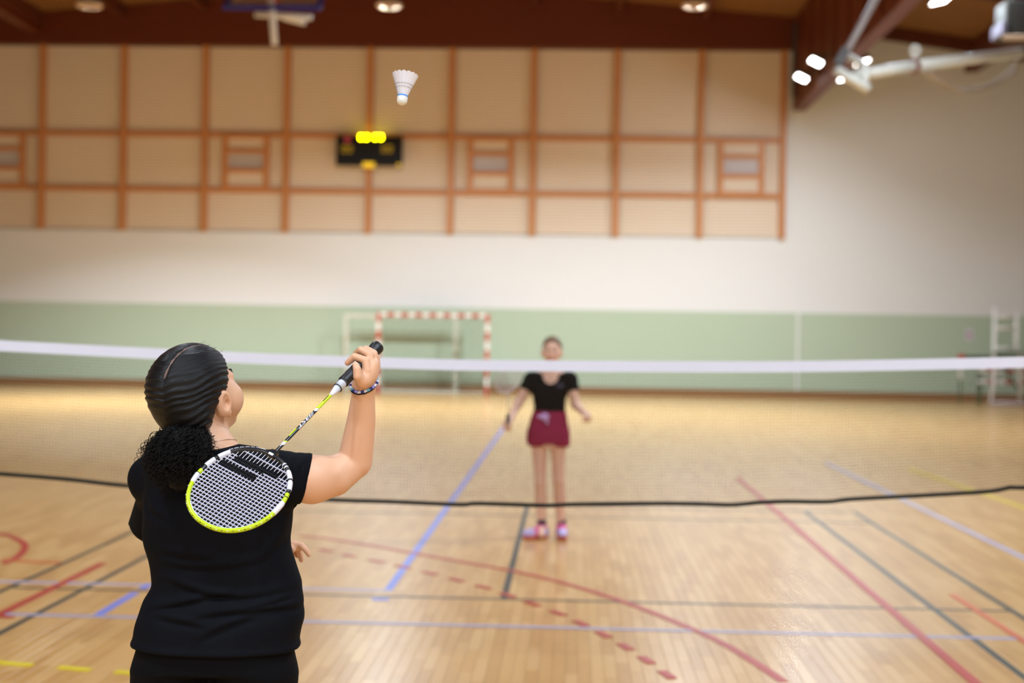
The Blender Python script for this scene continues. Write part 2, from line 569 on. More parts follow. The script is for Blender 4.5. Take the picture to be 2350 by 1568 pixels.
# beam along the head of the timber wall, its top following the roof
xs_b = [XL, XRIDGE, XG]
v = []
for x in xs_b:
    for y in (YB - 0.22, YB + 0.12):
        v += [(x, y, ZB), (x, y, roof_z(x) - 0.0)]
f = []
for i in range(2):
    a, b_ = 4 * i, 4 * i + 4
    f += [[a, b_, b_ + 1, a + 1], [a + 2, a + 3, b_ + 3, b_ + 2], [a, a + 2, b_ + 2, b_], [a + 1, b_ + 1, b_ + 3, a + 3]]
f += [[0, 1, 3, 2], [8, 10, 11, 9]]
mesh_obj('wall_beam', v, f, m_girder, ceil)
for x in post_x:
    if x < XG - 0.8:
        MB().box((x - 0.08, YF, roof_z(x) - 0.34), (x + 0.08, YB - 0.22, roof_z(x) + 0.02)).build('purlin', m_purlin, ceil)
ZG = 7.62
x2 = at(2228, 112, YB)[0]
for k, (xg, zlow, mg) in enumerate(((XG, ZG, m_girder), (XG - 20.5, roof_z(XG - 20.5) - 0.55, m_girder), (x2, roof_z(x2) - 0.7, m_purlin))):
    g = MB().box((xg - 0.16, YF, zlow), (xg + 0.16, YB - 0.002, roof_z(xg) - 0.002)).build('trim_%d' % (k + 1), mg, origin=(xg, 15, zlow))
    tag(g, ('deep red-brown laminated girder running to the right end of the timber wall', 'shallow laminated girder along the left side of the hall',
            'shallow dark girder under the right roof slope')[k], 'girder', kind='structure')
    if k == 0:
        for y in np.arange(24.0, YB - 1, 1.6):
            MB().box((xg - 0.2, y - 0.05, zlow + 0.12), (xg - 0.16, y + 0.05, roof_z(xg) - 0.05)).build('girder_rib', m_girder, g)
    if k == 0:
        MB().box((XG - 0.24, YB - 0.5, ZG + 0.3), (XG - 0.16, YB - 0.34, roof_z(XG) - 0.2)).build('downpipe', mat('dark_grey_steel', (0.05, 0.05, 0.055), 0.5, 0.5), g)
for y in np.arange(1.0, YB, 5.2):
    x0, x1 = XG + 0.16, XR
    v = []
    for x in (x0, x1):
        for yy in (y - 0.09, y + 0.09):
            v += [(x, yy, roof_z(x) - 0.34), (x, yy, roof_z(x) + 0.02)]
    f = [[0, 4, 5, 1], [2, 3, 7, 6], [0, 2, 6, 4], [1, 5, 7, 3], [0, 1, 3, 2], [4, 6, 7, 5]]
    mesh_obj('cross_purlin', v, f, m_purlin, ceil)
o = MB().box((at(1832, 700, YB)[0] - 0.03, YB - 0.012, 0.2), (at(1832, 700, YB)[0] + 0.03, YB, 4.2)).build('wall_joint', m_cream, wb)

# ---- floodlights on both faces of the girders
m_lens = mat('lit_floodlight_glass', (1, 1, 1), 0.4, 0.3, var=0.0, emit=(1.0, 0.97, 0.93), estr=14.0)
m_house = mat('grey_floodlight_housing', srgb(70, 66, 62), 0.5, 0.4)


def area_beam(root, n, sx, sy, power, spread, off=0.02):
    ld = bpy.data.lights.new('flood_beam', 'AREA')
    ld.shape = 'RECTANGLE'; ld.size = sx; ld.size_y = sy
    ld.energy = power; ld.color = LAMP_COL; ld.spread = math.radians(spread)
    lo = bpy.data.objects.new('flood_beam', ld)
    COL.objects.link(lo); lo.parent = root
    lo.rotation_mode = 'QUATERNION'; lo.rotation_quaternion = Vector(tuple(-n)).to_track_quat('Z', 'Y')
    lo.location = tuple(n * off)


def floodlight(x, y, z, side, label, power, tilt=0.45, spread=150):
    root = empty('floodlight', (x, y, z), label, 'floodlight', 'floodlights on the roof girders')
    n = unit((side * math.sin(tilt), 0, -math.cos(tilt)))          # beam direction
    ay = np.array([0, 1.0, 0]); ax = np.cross(ay, n)
    c = np.array([x, y, z])
    MB().obox(c - n * 0.06, ax, ay, n, 0.14, 0.24, 0.055).build('housing', m_house, root)
    MB().obox(c, ax, ay, n, 0.13, 0.22, 0.008).build('lens', m_lens, root)
    xg = x - side * 0.34
    MB().tube([c - n * 0.1 + ay * 0.2, (xg, y + 0.2, z + 0.2), (xg, y - 0.2, z + 0.2), c - n * 0.1 - ay * 0.2], 0.015, 6).build('bracket', m_house, root)
    area_beam(root, n, 0.26, 0.44, power, spread)
    return root


where = dict(zip((34.4, 32.4, 25.6, 23.6, 13.0, 7.0, 0.0, -6.0), ['nearest the end wall'] + [n + ' from the end wall' for n in ('second', 'third', 'fourth', 'fifth', 'sixth', 'seventh', 'eighth')]))
for y, pw in ((34.4, 0.22), (32.4, 0.22), (25.6, 0.5), (23.6, 0.5), (13.0, 0.7), (7.0, 0.2), (0.0, 0.5), (-6.0, 0.8)):
    for side in (-1, 1):
        lab = 'lit floodlight on the %s face of the red-brown girder, %s' % ('left' if side < 0 else 'right', where[y])
        floodlight(XG + side * 0.52, y, ZG + (0.02 if y == 25.6 and side > 0 else 0.22), side, lab, LAMP_W * pw * (1.0 if side < 0 else 0.6), 0.45 if side < 0 else 0.22, 178 if y > 30 else 150)

# downlights hung from the purlins: dark hoods with a pale lower rim
m_hood = mat('dark_downlight_hood', srgb(52, 50, 46), 0.5, 0.4)
m_rim = mat('pale_downlight_rim', srgb(214, 186, 160), 0.5, 0.4)


def downlight(x, y, z, label, power, spread):
    root = empty('downlight', (x, y, z), label, 'downlight', 'hooded downlights under the roof')
    MB().lathe((x, y, z), (0, 0, 1), [(0.04, 0.22), (0.06, 0.225), (0.30, 0.2), (0.42, 0.12), (0.46, 0.04)], 20).build('hood', m_hood, root, smooth=True)
    mb = MB(); mb.tube([(x + 0.23 * math.cos(a), y + 0.23 * math.sin(a), z) for a in np.linspace(0, 2 * math.pi, 24, endpoint=False)], 0.045, 8, closed=True)
    mb.build('rim', m_rim, root, smooth=True)
    MB().tube([(x, y, z + 0.45), (x, y, roof_z(x))], 0.012, 6).build('hanger_rod', m_hood, root)
    area_beam(root, np.array([0, 0, -1.0]), 0.36, 0.36, power, spread, 0.03)


for k, px in enumerate((205, 893, 1595)):
    for y in (30.0, 21.0, 11.0, 1.0, -6.0):
        p = at(px, 12, 30.0)
        lab = 'hooded downlight with pale rim at the top edge, %s' % ('left of the backboard', 'right of the backboard', 'near the girder')[k] if y == 30.0 else 'hooded downlight in the %s row under the roof, %s from the end wall' % (('left', 'middle', 'right')[k], {21.0: 'second', 11.0: 'third', 1.0: 'fourth', -6.0: 'fifth'}[y])
        downlight(p[0], y, p[2], lab, LAMP_W * ((1.15, 0.98, 0.92) if y > 15 else (1.5, 2.0, 1.05))[k] * {30.0: 2.9, 21.0: 0.42, 11.0: 0.3, 1.0: 0.5, -6.0: 0.75}[y], (120, 154, 150)[k])

# ------------------------------------------------------------------ things along the far wall
def striped_bar(p0, p1, half, n, name, parent, mats, first=0):
    p0 = np.asarray(p0, float); p1 = np.asarray(p1, float)
    ax = unit(p1 - p0)
    a = np.array([0, 1.0, 0]) if abs(ax[1]) < 0.9 else np.array([1.0, 0, 0])
    u = unit(np.cross(ax, a)); w_ = np.cross(ax, u)
    v, f, m = [], [], []
    for i in range(n + 1):
        c = p0 + (p1 - p0) * i / n
        v += [c - u * half - w_ * half, c + u * half - w_ * half, c + u * half + w_ * half, c - u * half + w_ * half]
    for i in range(n):
        for j in range(4):
            j2 = (j + 1) % 4
            f.append([4 * i + j, 4 * i + j2, 4 * i + 4 + j2, 4 * i + 4 + j]); m.append((i + first) % len(mats))
    f += [[3, 2, 1, 0], [4 * n, 4 * n + 1, 4 * n + 2, 4 * n + 3]]; m += [m[0], m[-1]]
    return mesh_obj(name, v, f, None, parent, False, mats, m)


m_red = mat('red_goal_paint', srgb(190, 58, 42), 0.4, 0.45)
m_white = mat('white_goal_paint', srgb(232, 224, 214), 0.4, 0.45)
m_cream_metal = mat('cream_goal_paint', srgb(214, 212, 192), 0.4, 0.45)
m_cord = mat('dark_green_goal_cord', srgb(84, 98, 70), 0.7, 0.2)


def goal(xl, xr, Y, depth, h, mats, label, n_post=9, n_bar=15, net=True):
    root = empty('handball_goal', ((xl + xr) / 2, Y, 0), label, 'goal')
    for x in (xl, xr):
        striped_bar((x, Y, 0), (x, Y, h), 0.042, n_post, 'post', root, mats)
    striped_bar((xl + 0.042, Y, h - 0.042), (xr - 0.042, Y, h - 0.042), 0.042, n_bar, 'crossbar', root, mats, 1)
    for x in (xl, xr):
        MB().tube([(x, Y + 0.04, h - 0.06), (x, Y + depth * 0.45, h - 0.08), (x, Y + depth, 0.03), (x, Y + 0.04, 0.03)], 0.02, 8).build('side_brace', m_cream_metal, root, smooth=True)
    MB().tube([(xl, Y + depth, 0.03), (xr, Y + depth, 0.03)], 0.02, 8).build('ground_bar', m_cream_metal, root)
    MB().tube([(xl, Y + depth * 0.45, h - 0.08), (xr, Y + depth * 0.45, h - 0.08)], 0.02, 8).build('top_bar', m_cream_metal, root)
    if net:
        mb = MB()
        prof = [(Y + 0.05, h - 0.08), (Y + depth * 0.45, h - 0.1), (Y + depth * 0.97, 0.04)]
        for x in np.arange(xl, xr + 0.01, 0.1):
            mb.tube([(x, a, b) for a, b in prof], 0.005, 3)
        for i in range(2):
            n = 5 if i == 0 else 20
            for t in np.linspace(0, 1, n, endpoint=False):
                a = prof[i][0] + (prof[i + 1][0] - prof[i][0]) * t; b = prof[i][1] + (prof[i + 1][1] - prof[i][1]) * t
                mb.tube([(xl, a, b), (xr, a, b)], 0.005, 3)
        tag(mb.build('goal_net', m_cord, root), kind='stuff')
    return root


YG = 36.3
xl, xr = at(868, 800, YG)[0], at(1118, 800, YG)[0]
goal(xl, xr, YG, 0.75, 2.08, [m_red, m_white], 'red and white striped handball goal standing before the green wall')
YG2 = 37.35
goal(at(794, 800, YG2)[0], at(1046, 800, YG2)[0], YG2, 0.5, 2.05, [m_cream_metal], 'plain cream goal frame standing behind the striped goal', 1, 1, net=False)

# stowed goal and umpire stand at the right
YS = 36.7
root = empty('stowed_goal', tuple(at(2290, 910, YS)[:2]) + (0,), 'folded goal with red and white striped bars stored beside the umpire stand', 'goal')
zA = at(2290, 822, YS)[2]
xA, xB = at(2205, 850, YS)[0], at(2480, 850, YS)[0]
MB().bbox((xA - 0.07, YS - 0.07, zA - 0.12), (xA + 0.07, YS + 0.07, zA + 0.08), 0.01).build('corner_block', m_red, root)
MB().bbox((xA + 0.07, YS - 0.04, zA - 0.05), (xB, YS + 0.04, zA + 0.05), 0.01).build('crossbar', mat('dark_goal_sleeve', srgb(60, 62, 48), 0.6, 0.3), root)
MB().bbox((xA - 0.05, YS - 0.04, zA - 0.55), (xA + 0.03, YS + 0.04, zA - 0.12), 0.01).build('post', m_white, root)
MB().bbox((xA - 0.03, YS - 0.02, 0), (xA + 0.01, YS + 0.02, zA - 0.55), 0.006).build('post_leg', m_cord, root)
MB().bbox((xB - 0.08, YS - 0.04, 0), (xB, YS + 0.04, zA - 0.05), 0.01).build('post', m_white, root)
z1, z2 = at(2290, 851, YS)[2], at(2290, 876, YS)[2]
xC = at(2240, 876, YS)[0]
striped_bar((xC, YS - 0.2, z1), (xB, YS - 0.2, z1), 0.055, 12, 'striped_bar', root, [m_white, m_red])
striped_bar((xC, YS - 0.2, z2), (xB, YS - 0.2, z2), 0.05, 12, 'striped_bar', root, [m_white, m_red])
for x in (xC + 0.06, xB - 0.3):
    MB().bbox((x - 0.04, YS - 0.15, 0), (x + 0.04, YS - 0.04, z1 + 0.05), 0.008).build('stand_leg', m_cord, root)

YU = 36.0
root = empty('umpire_stand', tuple(at(2300, 912, YU)[:2]) + (0,), 'tall white tubular umpire stand with ladder rungs against the green wall', 'stand')
A = at(2284, 705, YU); B = at(2284, 912, YU); C = at(2334, 716, YU)
xa, xb, zt, zt2 = A[0], C[0], A[2], C[2]
MB().tube([(xa - 0.08, YU, 0.02), (xa, YU, 0.5), (xa, YU, zt)], 0.05, 10).build('upright', m_white, root, smooth=True)
zs_ = at(2284, 802, YU)[2]
MB().tube([(xb + 0.12, YU, 0.02), (xb + 0.1, YU, zs_ - 0.15), (xb, YU, zs_), (xb, YU, zt2)], 0.045, 10).build('upright', m_white, root, smooth=True)
for yy in (727, 753, 801):
    z = at(2300, yy, YU)[2]
    MB().tube([(xa, YU, z), (xb, YU, z)], 0.04, 8).build('rung', m_white, root, smooth=True)
MB().bbox((xa - 0.05, YU - 0.3, zs_ - 0.12), (xb + 0.1, YU - 0.02, zs_ - 0.06), 0.01).build('seat_board', m_cord, root)
MB().tube([(xa, YU, zs_ - 0.1), (xb + 0.45, YU + 0.5, 0.02)], 0.03, 8).build('rear_strut', m_cord, root)
MB().tube([(xa - 0.1, YU - 0.02, 0.05), (xb + 0.8, YU - 0.02, 0.05)], 0.05, 8).build('foot_bar', mat('pinkish_steel', srgb(196, 176, 172), 0.5, 0.4), root, smooth=True)

# notice on the wall
P = at(2224, 768, YB)
root = empty('wall_notice', (P[0], YB, P[2]), 'small white paper notice with pink print on the green wall', 'notice')
MB().box((P[0] - 0.11, YB - 0.012, P[2] - 0.16), (P[0] + 0.11, YB - 0.006, P[2] + 0.16)).build('sheet', mat('white_paper', srgb(214, 206, 208), 0.7, 0.2), root)
MB().box((P[0] - 0.06, YB - 0.015, P[2] - 0.05), (P[0] + 0.06, YB - 0.012, P[2] + 0.03)).build('print_block', mat('pink_print', srgb(188, 130, 160), 0.7, 0.2), root)

# scoreboard
YSB = YB - 0.3
A, B = at(771, 311, YSB), at(922, 381, YSB)
x0, x1, z1, z0 = A[0], B[0], A[2], B[2]
cx = (x0 + x1) / 2
root = empty('scoreboard', (cx, YSB, z0), 'black electronic scoreboard with lit yellow digits on the timber wall', 'scoreboard')
m_sb = mat('black_scoreboard_case', (0.006, 0.006, 0.007), 0.55, 0.3)
MB().bbox((x0, YSB, z0), (x1, YB - 0.1, z1), 0.03).build('case', m_sb, root)
m_yel = mat('lit_yellow_digit', (0.9, 0.9, 0.05), 0.5, 0.2, var=0, emit=(1.0, 0.86, 0.0), estr=26.0)
m_dim = mat('dim_amber_digit', (0.5, 0.35, 0.02), 0.5, 0.2, var=0, emit=(0.6, 0.38, 0.02), estr=0.12)
m_amb = mat('amber_digit', (0.6, 0.4, 0.02), 0.5, 0.2, var=0, emit=(1.0, 0.62, 0.03), estr=0.6)
m_dred = mat('dim_red_digit', (0.4, 0.05, 0.06), 0.5, 0.2, var=0, emit=(0.5, 0.05, 0.08), estr=0.25)


def zero(px, py, w_, h, t, m, name='digit'):
    c = at(px, py, YSB - 0.02)
    v, f = [], []
    for (sx, sz) in ((-1, -1), (1, -1), (1, 1), (-1, 1)):
        for k in (0, 1):
            v += [(c[0] + sx * (w_ / 2 - k * t), YSB - 0.015, c[2] + sz * (h / 2 - k * t)), (c[0] + sx * (w_ / 2 - k * t), YSB + 0.001, c[2] + sz * (h / 2 - k * t))]
    for i in range(4):
        a, b = 4 * i, 4 * ((i + 1) % 4)
        f += [[a, b, b + 2, a + 2], [a, a + 1, b + 1, b], [a + 2, b + 2, b + 3, a + 3]]
    return mesh_obj(name, v, f, m, root)


for px in (828, 841, 861, 874):
    zero(px, 315, 0.07, 0.12, 0.02, m_yel)
for px in (789, 803, 881, 895):
    zero(px, 342, 0.11, 0.19, 0.03, m_dim)
zero(797, 320, 0.14, 0.16, 0.05, m_dred, 'red_digit')
MB().bbox((cx - 0.16, YSB - 0.02, z0 - 0.05), (cx + 0.16, YSB + 0.05, z0 + 0.09), 0.02).build('period_display', m_amb, root)
MB().box((x1 - 0.14, YSB - 0.012, z0 + 0.005), (x1 - 0.01, YSB + 0.002, z0 + 0.05)).build('indicator', m_amb, root)

# folded basketball backboard hanging from the roof
YK = 25.0
root = empty('basketball_backboard', tuple(at(622, 18, YK)), 'blue-rimmed basketball backboard folded up under the roof', 'backboard')
bl, br = at(512, 13, YK), at(737, 21, YK)
bl[2] = br[2] = (bl[2] + br[2]) / 2
up = unit((0, 0.75, 0.65)); ax = np.array([1.0, 0, 0]); nn = np.cross(ax, up)
m_blue = mat('blue_backboard_rim', srgb(18, 44, 150), 0.4, 0.4)
m_glass = mat('clear_backboard_glass', (0.8, 0.85, 0.85), 0.05, 0.5, var=0, alpha=0.15)
wv, hv = (br[0] - bl[0]), 1.05
cb = (bl + br) / 2
MB().obox(cb, ax, up, nn, wv / 2, 0.045, 0.025).build('lower_rim', m_blue, root)
MB().obox(cb + up * hv, ax, up, nn, wv / 2, 0.045, 0.025).build('upper_rim', m_blue, root)
for s in (-1, 1):
    MB().obox(cb + up * hv / 2 + ax * s * (wv / 2 - 0.045), ax, up, nn, 0.045, hv / 2 - 0.045, 0.025).build('side_rim', m_blue, root)
MB().obox(cb + up * hv / 2, ax, up, nn, wv / 2 - 0.09, hv / 2 - 0.045, 0.006).build('glass', m_glass, root)
hc = cb + up * 0.2 + nn * 0.3
MB().tube([hc + 0.225 * (math.cos(a) * ax + math.sin(a) * nn) for a in np.linspace(0, 2 * math.pi, 28, endpoint=False)], 0.012, 8, closed=True).build('hoop', mat('orange_hoop', srgb(190, 70, 30), 0.4, 0.4), root, smooth=True)
MB().obox(cb + up * 0.2 + nn * 0.05, ax, up, nn, 0.08, 0.06, 0.04).build('hoop_bracket', m_red, root)
p0, p1 = at(624, 22, YK + 0.1), at(630, 102, YK + 0.1)
MB().tube([p0 + (p0 - p1) * 0.4, p0, p1], [0.065, 0.065, 0.055], 12).build('mast', m_white, root, smooth=True)
q0, q1 = at(585, 33, YK + 0.2), at(715, 40, YK + 0.2)
MB().tube([q0, q1], 0.05, 10).build('cross_tube', m_white, root, smooth=True)
q2 = at(700, 52, YK + 0.25)
MB().tube([at(650, 40, YK + 0.25), q2], 0.05, 10).build('actuator', m_white, root, smooth=True)
for s in (-0.55, 0.55):
    b0 = cb + up * hv * 0.8 + ax * s
    MB().tube([b0, (b0[0], b0[1] + 0.6, roof_z(b0[0]) - 0.01)], 0.04, 8).build('hanger', m_white, root)

# folded swing frame of a second basketball goal at the upper right
YA = 17.0
root = empty('goal_swing_frame', tuple(at(2040, 160, YA)), 'white tubular swing frame of a folded basketball goal hanging at upper right', 'frame')
m_wt = mat('white_tube_enamel', srgb(240, 240, 230), 0.35, 0.5)
P0, P1, P2 = at(1962, 174, YA), at(2094, 152, YA + 0.4), at(2340, 121, YA + 3.0)
MB().tube([P0, P1], 0.07, 14).build('main_tube', m_wt, root, smooth=True)
P1b = P1 + unit(P2 - P1) * 0.06
MB().tube([P1b, P2], 0.075, 14).build('main_tube', m_wt, root, smooth=True)
d = unit(P2 - P1)
MB().lathe(P1 - d * 0.02, d, [(0, 0.085), (0.05, 0.095), (0.1, 0.085)], 16).build('coupling', mat('worn_red_coupling', srgb(150, 110, 100), 0.5, 0.4), root, smooth=True)
MB().tube([P1 + d * 0.04, P1 + d * 0.04 + np.array([0, 0, 0.16])], 0.03, 8).build('eye_stem', m_wt, root)
c = P1 + d * 0.04 + np.array([0.01, 0, 0.19])
MB().tube([c + 0.05 * np.array([math.cos(a), 0, math.sin(a)]) for a in np.linspace(0, 2 * math.pi, 18, endpoint=False)], 0.02, 8, closed=True).build('eye_ring', m_wt, root, smooth=True)
P3 = P2 + d * 0.5
MB().lathe(P2, d, [(0, 0.05), (0.03, 0.085), (0.1, 0.085), (0.14, 0.06), (0.2, 0.08), (0.26, 0.05), (0.5, 0.05)], 14).build('end_joint', mat('grey_steel_joint', srgb(150, 148, 140), 0.4, 0.5, metal=0.4), root, smooth=True)
MB().tube([P3, (P3[0], P3[1], roof_z(P3[0]) - 0.35)], 0.05, 10).build('hanger_mast', m_wt, root)
E0, E1 = at(1918, 160, YA - 0.1), at(1994, 206, YA - 0.1)
MB().tube([E0, E1], 0.06, 12).build('end_tube', m_wt, root, smooth=True)
MB().tube([at(1984, 196, YA - 0.1), at(1984, 150, YA + 0.1), at(1945, 128, YA + 0.2)], 0.045, 10).build('end_brace', m_wt, root, smooth=True)
G0, G1 = at(1916, 166, YA), at(1987, 38, YA + 0.3)
G2 = G1 + (G1 - G0) * ((roof_z(6.2) - 0.3 - G1[2]) / (G1[2] - G0[2]))
MB().tube([G0, G1, G2], 0.045, 10).build('stay_tube', mat('grey_white_stay', srgb(170, 160, 156), 0.4, 0.5), root, smooth=True)
MB().obox(at(1932, 130, YA - 0.05), unit(G1 - G0), (0, 1, 0), np.cross(unit(G1 - G0), (0, 1, 0)), 0.12, 0.05, 0.055).build('clamp', mat('dark_clamp', srgb(66, 58, 52), 0.5, 0.4), root)
for off in (0, 14):
    pts = catmull([at(2118 + off, 164, YA + 0.5), at(2150 + off, 188, YA + 1), at(2205, 209 - off * 0.3, YA + 1.6), at(2270, 200 - off * 0.4, YA + 2.3), at(2325, 168 - off, YA + 2.9), at(2336, 130, YA + 3.0)], 8)
    MB().tube(pts, 0.02, 8).build('cable', mat('beige_cable', srgb(186, 172, 156), 0.6, 0.3), root, smooth=True)
# dark projector-like box under the right roof slope
P = at(2320, 78, 24.0)
root = empty('ceiling_heater', tuple(P), 'dark box heater hanging under the right roof slope at the top corner', 'heater')
MB().bbox((P[0] - 0.18, P[1] - 0.3, P[2] - 0.1), (P[0] + 0.9, P[1] + 0.3, P[2] + 0.5), 0.03).build('case', m_hood, root)
MB().bbox((P[0] - 0.24, P[1] - 0.32, P[2] - 0.06), (P[0] - 0.16, P[1] + 0.3, P[2] + 0.14), 0.01).build('end_plate', mat('grey_lilac_plate', srgb(112, 106, 120), 0.5, 0.3), root)
MB().bbox((P[0] - 0.2, P[1] - 0.32, P[2] - 0.14), (P[0] + 0.5, P[1] - 0.2, P[2] - 0.08), 0.01).build('grille', m_rim, root)
for s in (0.0, 0.8):
    MB().tube([(P[0] + s, P[1], P[2] + 0.45), (P[0] + s, P[1], roof_z(P[0] + s) - 0.01)], 0.02, 6).build('hanger_rod', m_hood, root)

# ------------------------------------------------------------------ badminton net
root = empty('badminton_net', (XC, YN, 0), 'badminton net with white top tape stretched across the hall', 'net')
m_tape = mat('white_net_tape', srgb(234, 236, 255), 0.6, 0.3, var=0.02)
m_net = mat('dark_brown_net_cord', srgb(74, 62, 44), 0.8, 0.1, var=0.05)
m_rope = mat('black_bottom_cord', (0.012, 0.014, 0.012), 0.7, 0.2, var=0.1)
m_steel = mat('grey_post_paint', srgb(120, 122, 126), 0.4, 0.5)
tap = np.array([at(*p, YN) for p in [(-400, 771), (-200, 782), (0, 793.5), (340, 811), (620, 824), (1000, 836.5), (1200, 839.5), (1600, 842), (1900, 840.5), (2350, 832), (2500, 829)]])
bot = np.array([at(*p, YN) for p in [(-400, 1060), (-200, 1074), (0, 1088), (150, 1100), (300, 1116), (520, 1131), (750, 1147), (900, 1152), (1054, 1158.5), (1098, 1156), (1250, 1160.5), (1320, 1158), (1500, 1156), (1600, 1157), (1680, 1159), (1740, 1154), (1800, 1151.5), (1900, 1152), (1955, 1146), (2110, 1138), (2200, 1133), (2280, 1127), (2320, 1119), (2350, 1119.5), (2500, 1112)]])
XN0, XN1 = XC - 3.03, XC + 3.03


def fz(arr):
    o = np.argsort(arr[:, 0]); A = arr[o]
    def f(x): return np.interp(x, A[:, 0], A[:, 2])
    return f


ft, fb = fz(catmull(tap, 8)), fz(catmull(bot, 8))
xs = np.linspace(XN0, XN1, 160)
TH = 0.025
v, f = [], []
for i, x in enumerate(xs):
    z = ft(x); yo = 0.004 * math.sin(3 * x)
    v += [(x, YN - 0.004 + yo, z - TH), (x, YN - 0.004 + yo, z + TH), (x, YN + 0.004 + yo, z + TH), (x, YN + 0.004 + yo, z - TH)]
for i in range(len(xs) - 1):
    for j in range(4):
        f.append([4 * i + j, 4 * i + 4 + j, 4 * i + 4 + (j + 1) % 4, 4 * i + (j + 1) % 4])
f += [[0, 1, 2, 3], [4 * len(xs) - 1, 4 * len(xs) - 2, 4 * len(xs) - 3, 4 * len(xs) - 4]]
mesh_obj('top_tape', v, f, m_tape, root)
MB().tube([(x, YN, fb(x)) for x in np.linspace(XN0, XN1, 220)], 0.0098, 8).build('bottom_cord', m_rope, root, smooth=True)
mb = MB(); cell = 0.0155; tr = 0.0008
for x in np.arange(XN0, XN1, cell):
    mb.tube([(x, YN, ft(x) - TH), (x, YN, fb(x))], tr, 3, cap=False)
NR = 40
xr_ = np.linspace(XN0, XN1, 70)
for k in range(1, NR):
    t = k / NR
    mb.tube([(x, YN, (ft(x) - TH) * (1 - t) + fb(x) * t) for x in xr_], tr, 3, cap=False)
tag(mb.build('mesh_cords', m_net, root), kind='stuff')
for x in (XN0 - 0.03, XN1 + 0.03):
    MB().tube([(x, YN, 0.0), (x, YN, float(ft(np.clip(x, XN0, XN1))) + 0.03)], 0.022, 12).build('net_post', m_steel, root, smooth=True)
    MB().bbox((x - 0.15, YN - 0.3, 0.0), (x + 0.15, YN + 0.3, 0.05), 0.01).build('post_foot', m_steel, root)

# ------------------------------------------------------------------ implicit surfaces (for people): fields and surface nets
def smin(a, b, k):
    if k <= 0: return np.minimum(a, b)
    h = np.clip(0.5 + 0.5 * (b - a) / k, 0, 1)
    return b + (a - b) * h - k * h * (1 - h)


def smax(a, b, k): return -smin(-a, -b, k)


def f_cap(a, b, ra, rb):
    a = np.asarray(a, float); b = np.asarray(b, float)
    ba = b - a; L2 = ba @ ba + 1e-12

    def f(P):
        pa = P - a
        t = np.clip(pa @ ba / L2, 0, 1)
        return np.linalg.norm(pa - t[:, None] * ba, axis=1) - (ra + (rb - ra) * t)
    r = max(ra, rb)
    f.lo = np.minimum(a, b) - r; f.hi = np.maximum(a, b) + r
    return f


def f_ell(c, r, R=None):
    c = np.asarray(c, float); r = np.asarray(r, float)
    Rm = np.eye(3) if R is None else np.asarray(R, float)       # columns: local axes

    def f(P):
        q = (P - c) @ Rm
        k0 = np.linalg.norm(q / r, axis=1); k1 = np.linalg.norm(q / (r * r), axis=1) + 1e-9
        return k0 * (k0 - 1) / k1
    m = r.max()
    f.lo = c - m; f.hi = c + m
    return f


def f_chain(pts, rads):
    fs = [f_cap(pts[i], pts[i + 1], rads[i], rads[i + 1]) for i in range(len(pts) - 1)]

    def f(P):
        d = fs[0](P)
        for g in fs[1:]: d = np.minimum(d, g(P))
        return d
    f.lo = np.min([g.lo for g in fs], 0); f.hi = np.max([g.hi for g in fs], 0)
    return f


def f_loft(zs, cx, cy, a, b, th=None, z0=None, z1=None, pw=2.0):
    """stack of (rotated) ellipses along z"""
    zs = np.asarray(zs, float); o = np.argsort(zs)
    T = np.stack([zs, cx, cy, a, b, th if th is not None else np.zeros(len(zs))], 1)[o]
    T = catmull(T, 10)
    zz = T[:, 0]
    z0 = zz[0] if z0 is None else z0; z1 = zz[-1] if z1 is None else z1

    def f(P):
        z = np.clip(P[:, 2], zz[0], zz[-1])
        X, Y, A, B, H = (np.interp(z, zz, T[:, i]) for i in range(1, 6))
        dx, dy = P[:, 0] - X, P[:, 1] - Y
        c, s = np.cos(H), np.sin(H)
        x, y = c * dx + s * dy, -s * dx + c * dy
        k0 = (np.abs(x / A) ** pw + np.abs(y / B) ** pw) ** (1 / pw)
        k1 = np.sqrt((x / (A * A)) ** 2 + (y / (B * B)) ** 2) + 1e-6
        d = k0 * (k0 - 1) / k1
        return np.maximum(np.maximum(d, z0 - P[:, 2]), P[:, 2] - z1)
    m = max(np.max(a), np.max(b))
    f.lo = np.array([np.min(cx) - m, np.min(cy) - m, z0]); f.hi = np.array([np.max(cx) + m, np.max(cy) + m, z1])
    return f


class Field:
    BIG = 0.09

    def __init__(self): self.ops = []

    def add(self, f, k=0.0): self.ops.append(('u', f, k)); return self
    def sub(self, f, k=0.0): self.ops.append(('s', f, k)); return self
    def cut(self, f, k=0.0): self.ops.append(('i', f, k)); return self
    def disp(self, f): self.ops.append(('d', f, 0)); return self

    def __call__(self, P):
        d = np.full(len(P), self.BIG)
        for op, f, k in self.ops:
            lo = getattr(f, 'lo', None)
            if lo is not None and op != 'i':
                m = np.all((P > lo - self.BIG) & (P < f.hi + self.BIG), axis=1)
                if not m.any(): continue
                q = f(P[m])
                if op == 'u': d[m] = smin(d[m], q, k)
                elif op == 's': d[m] = smax(d[m], -q, k)
                else: d[m] = d[m] + q
            else:
                q = f(P)
                if op == 'u': d = smin(d, q, k)
                elif op == 's': d = smax(d, -q, k)
                elif op == 'i': d = smax(d, q, k)
                else: d = d + q
        return d

    def bounds(self):
        fs = [f for op, f, k in self.ops if op == 'u']
        return np.min([f.lo for f in fs], 0) - 0.03, np.max([f.hi for f in fs], 0) + 0.03


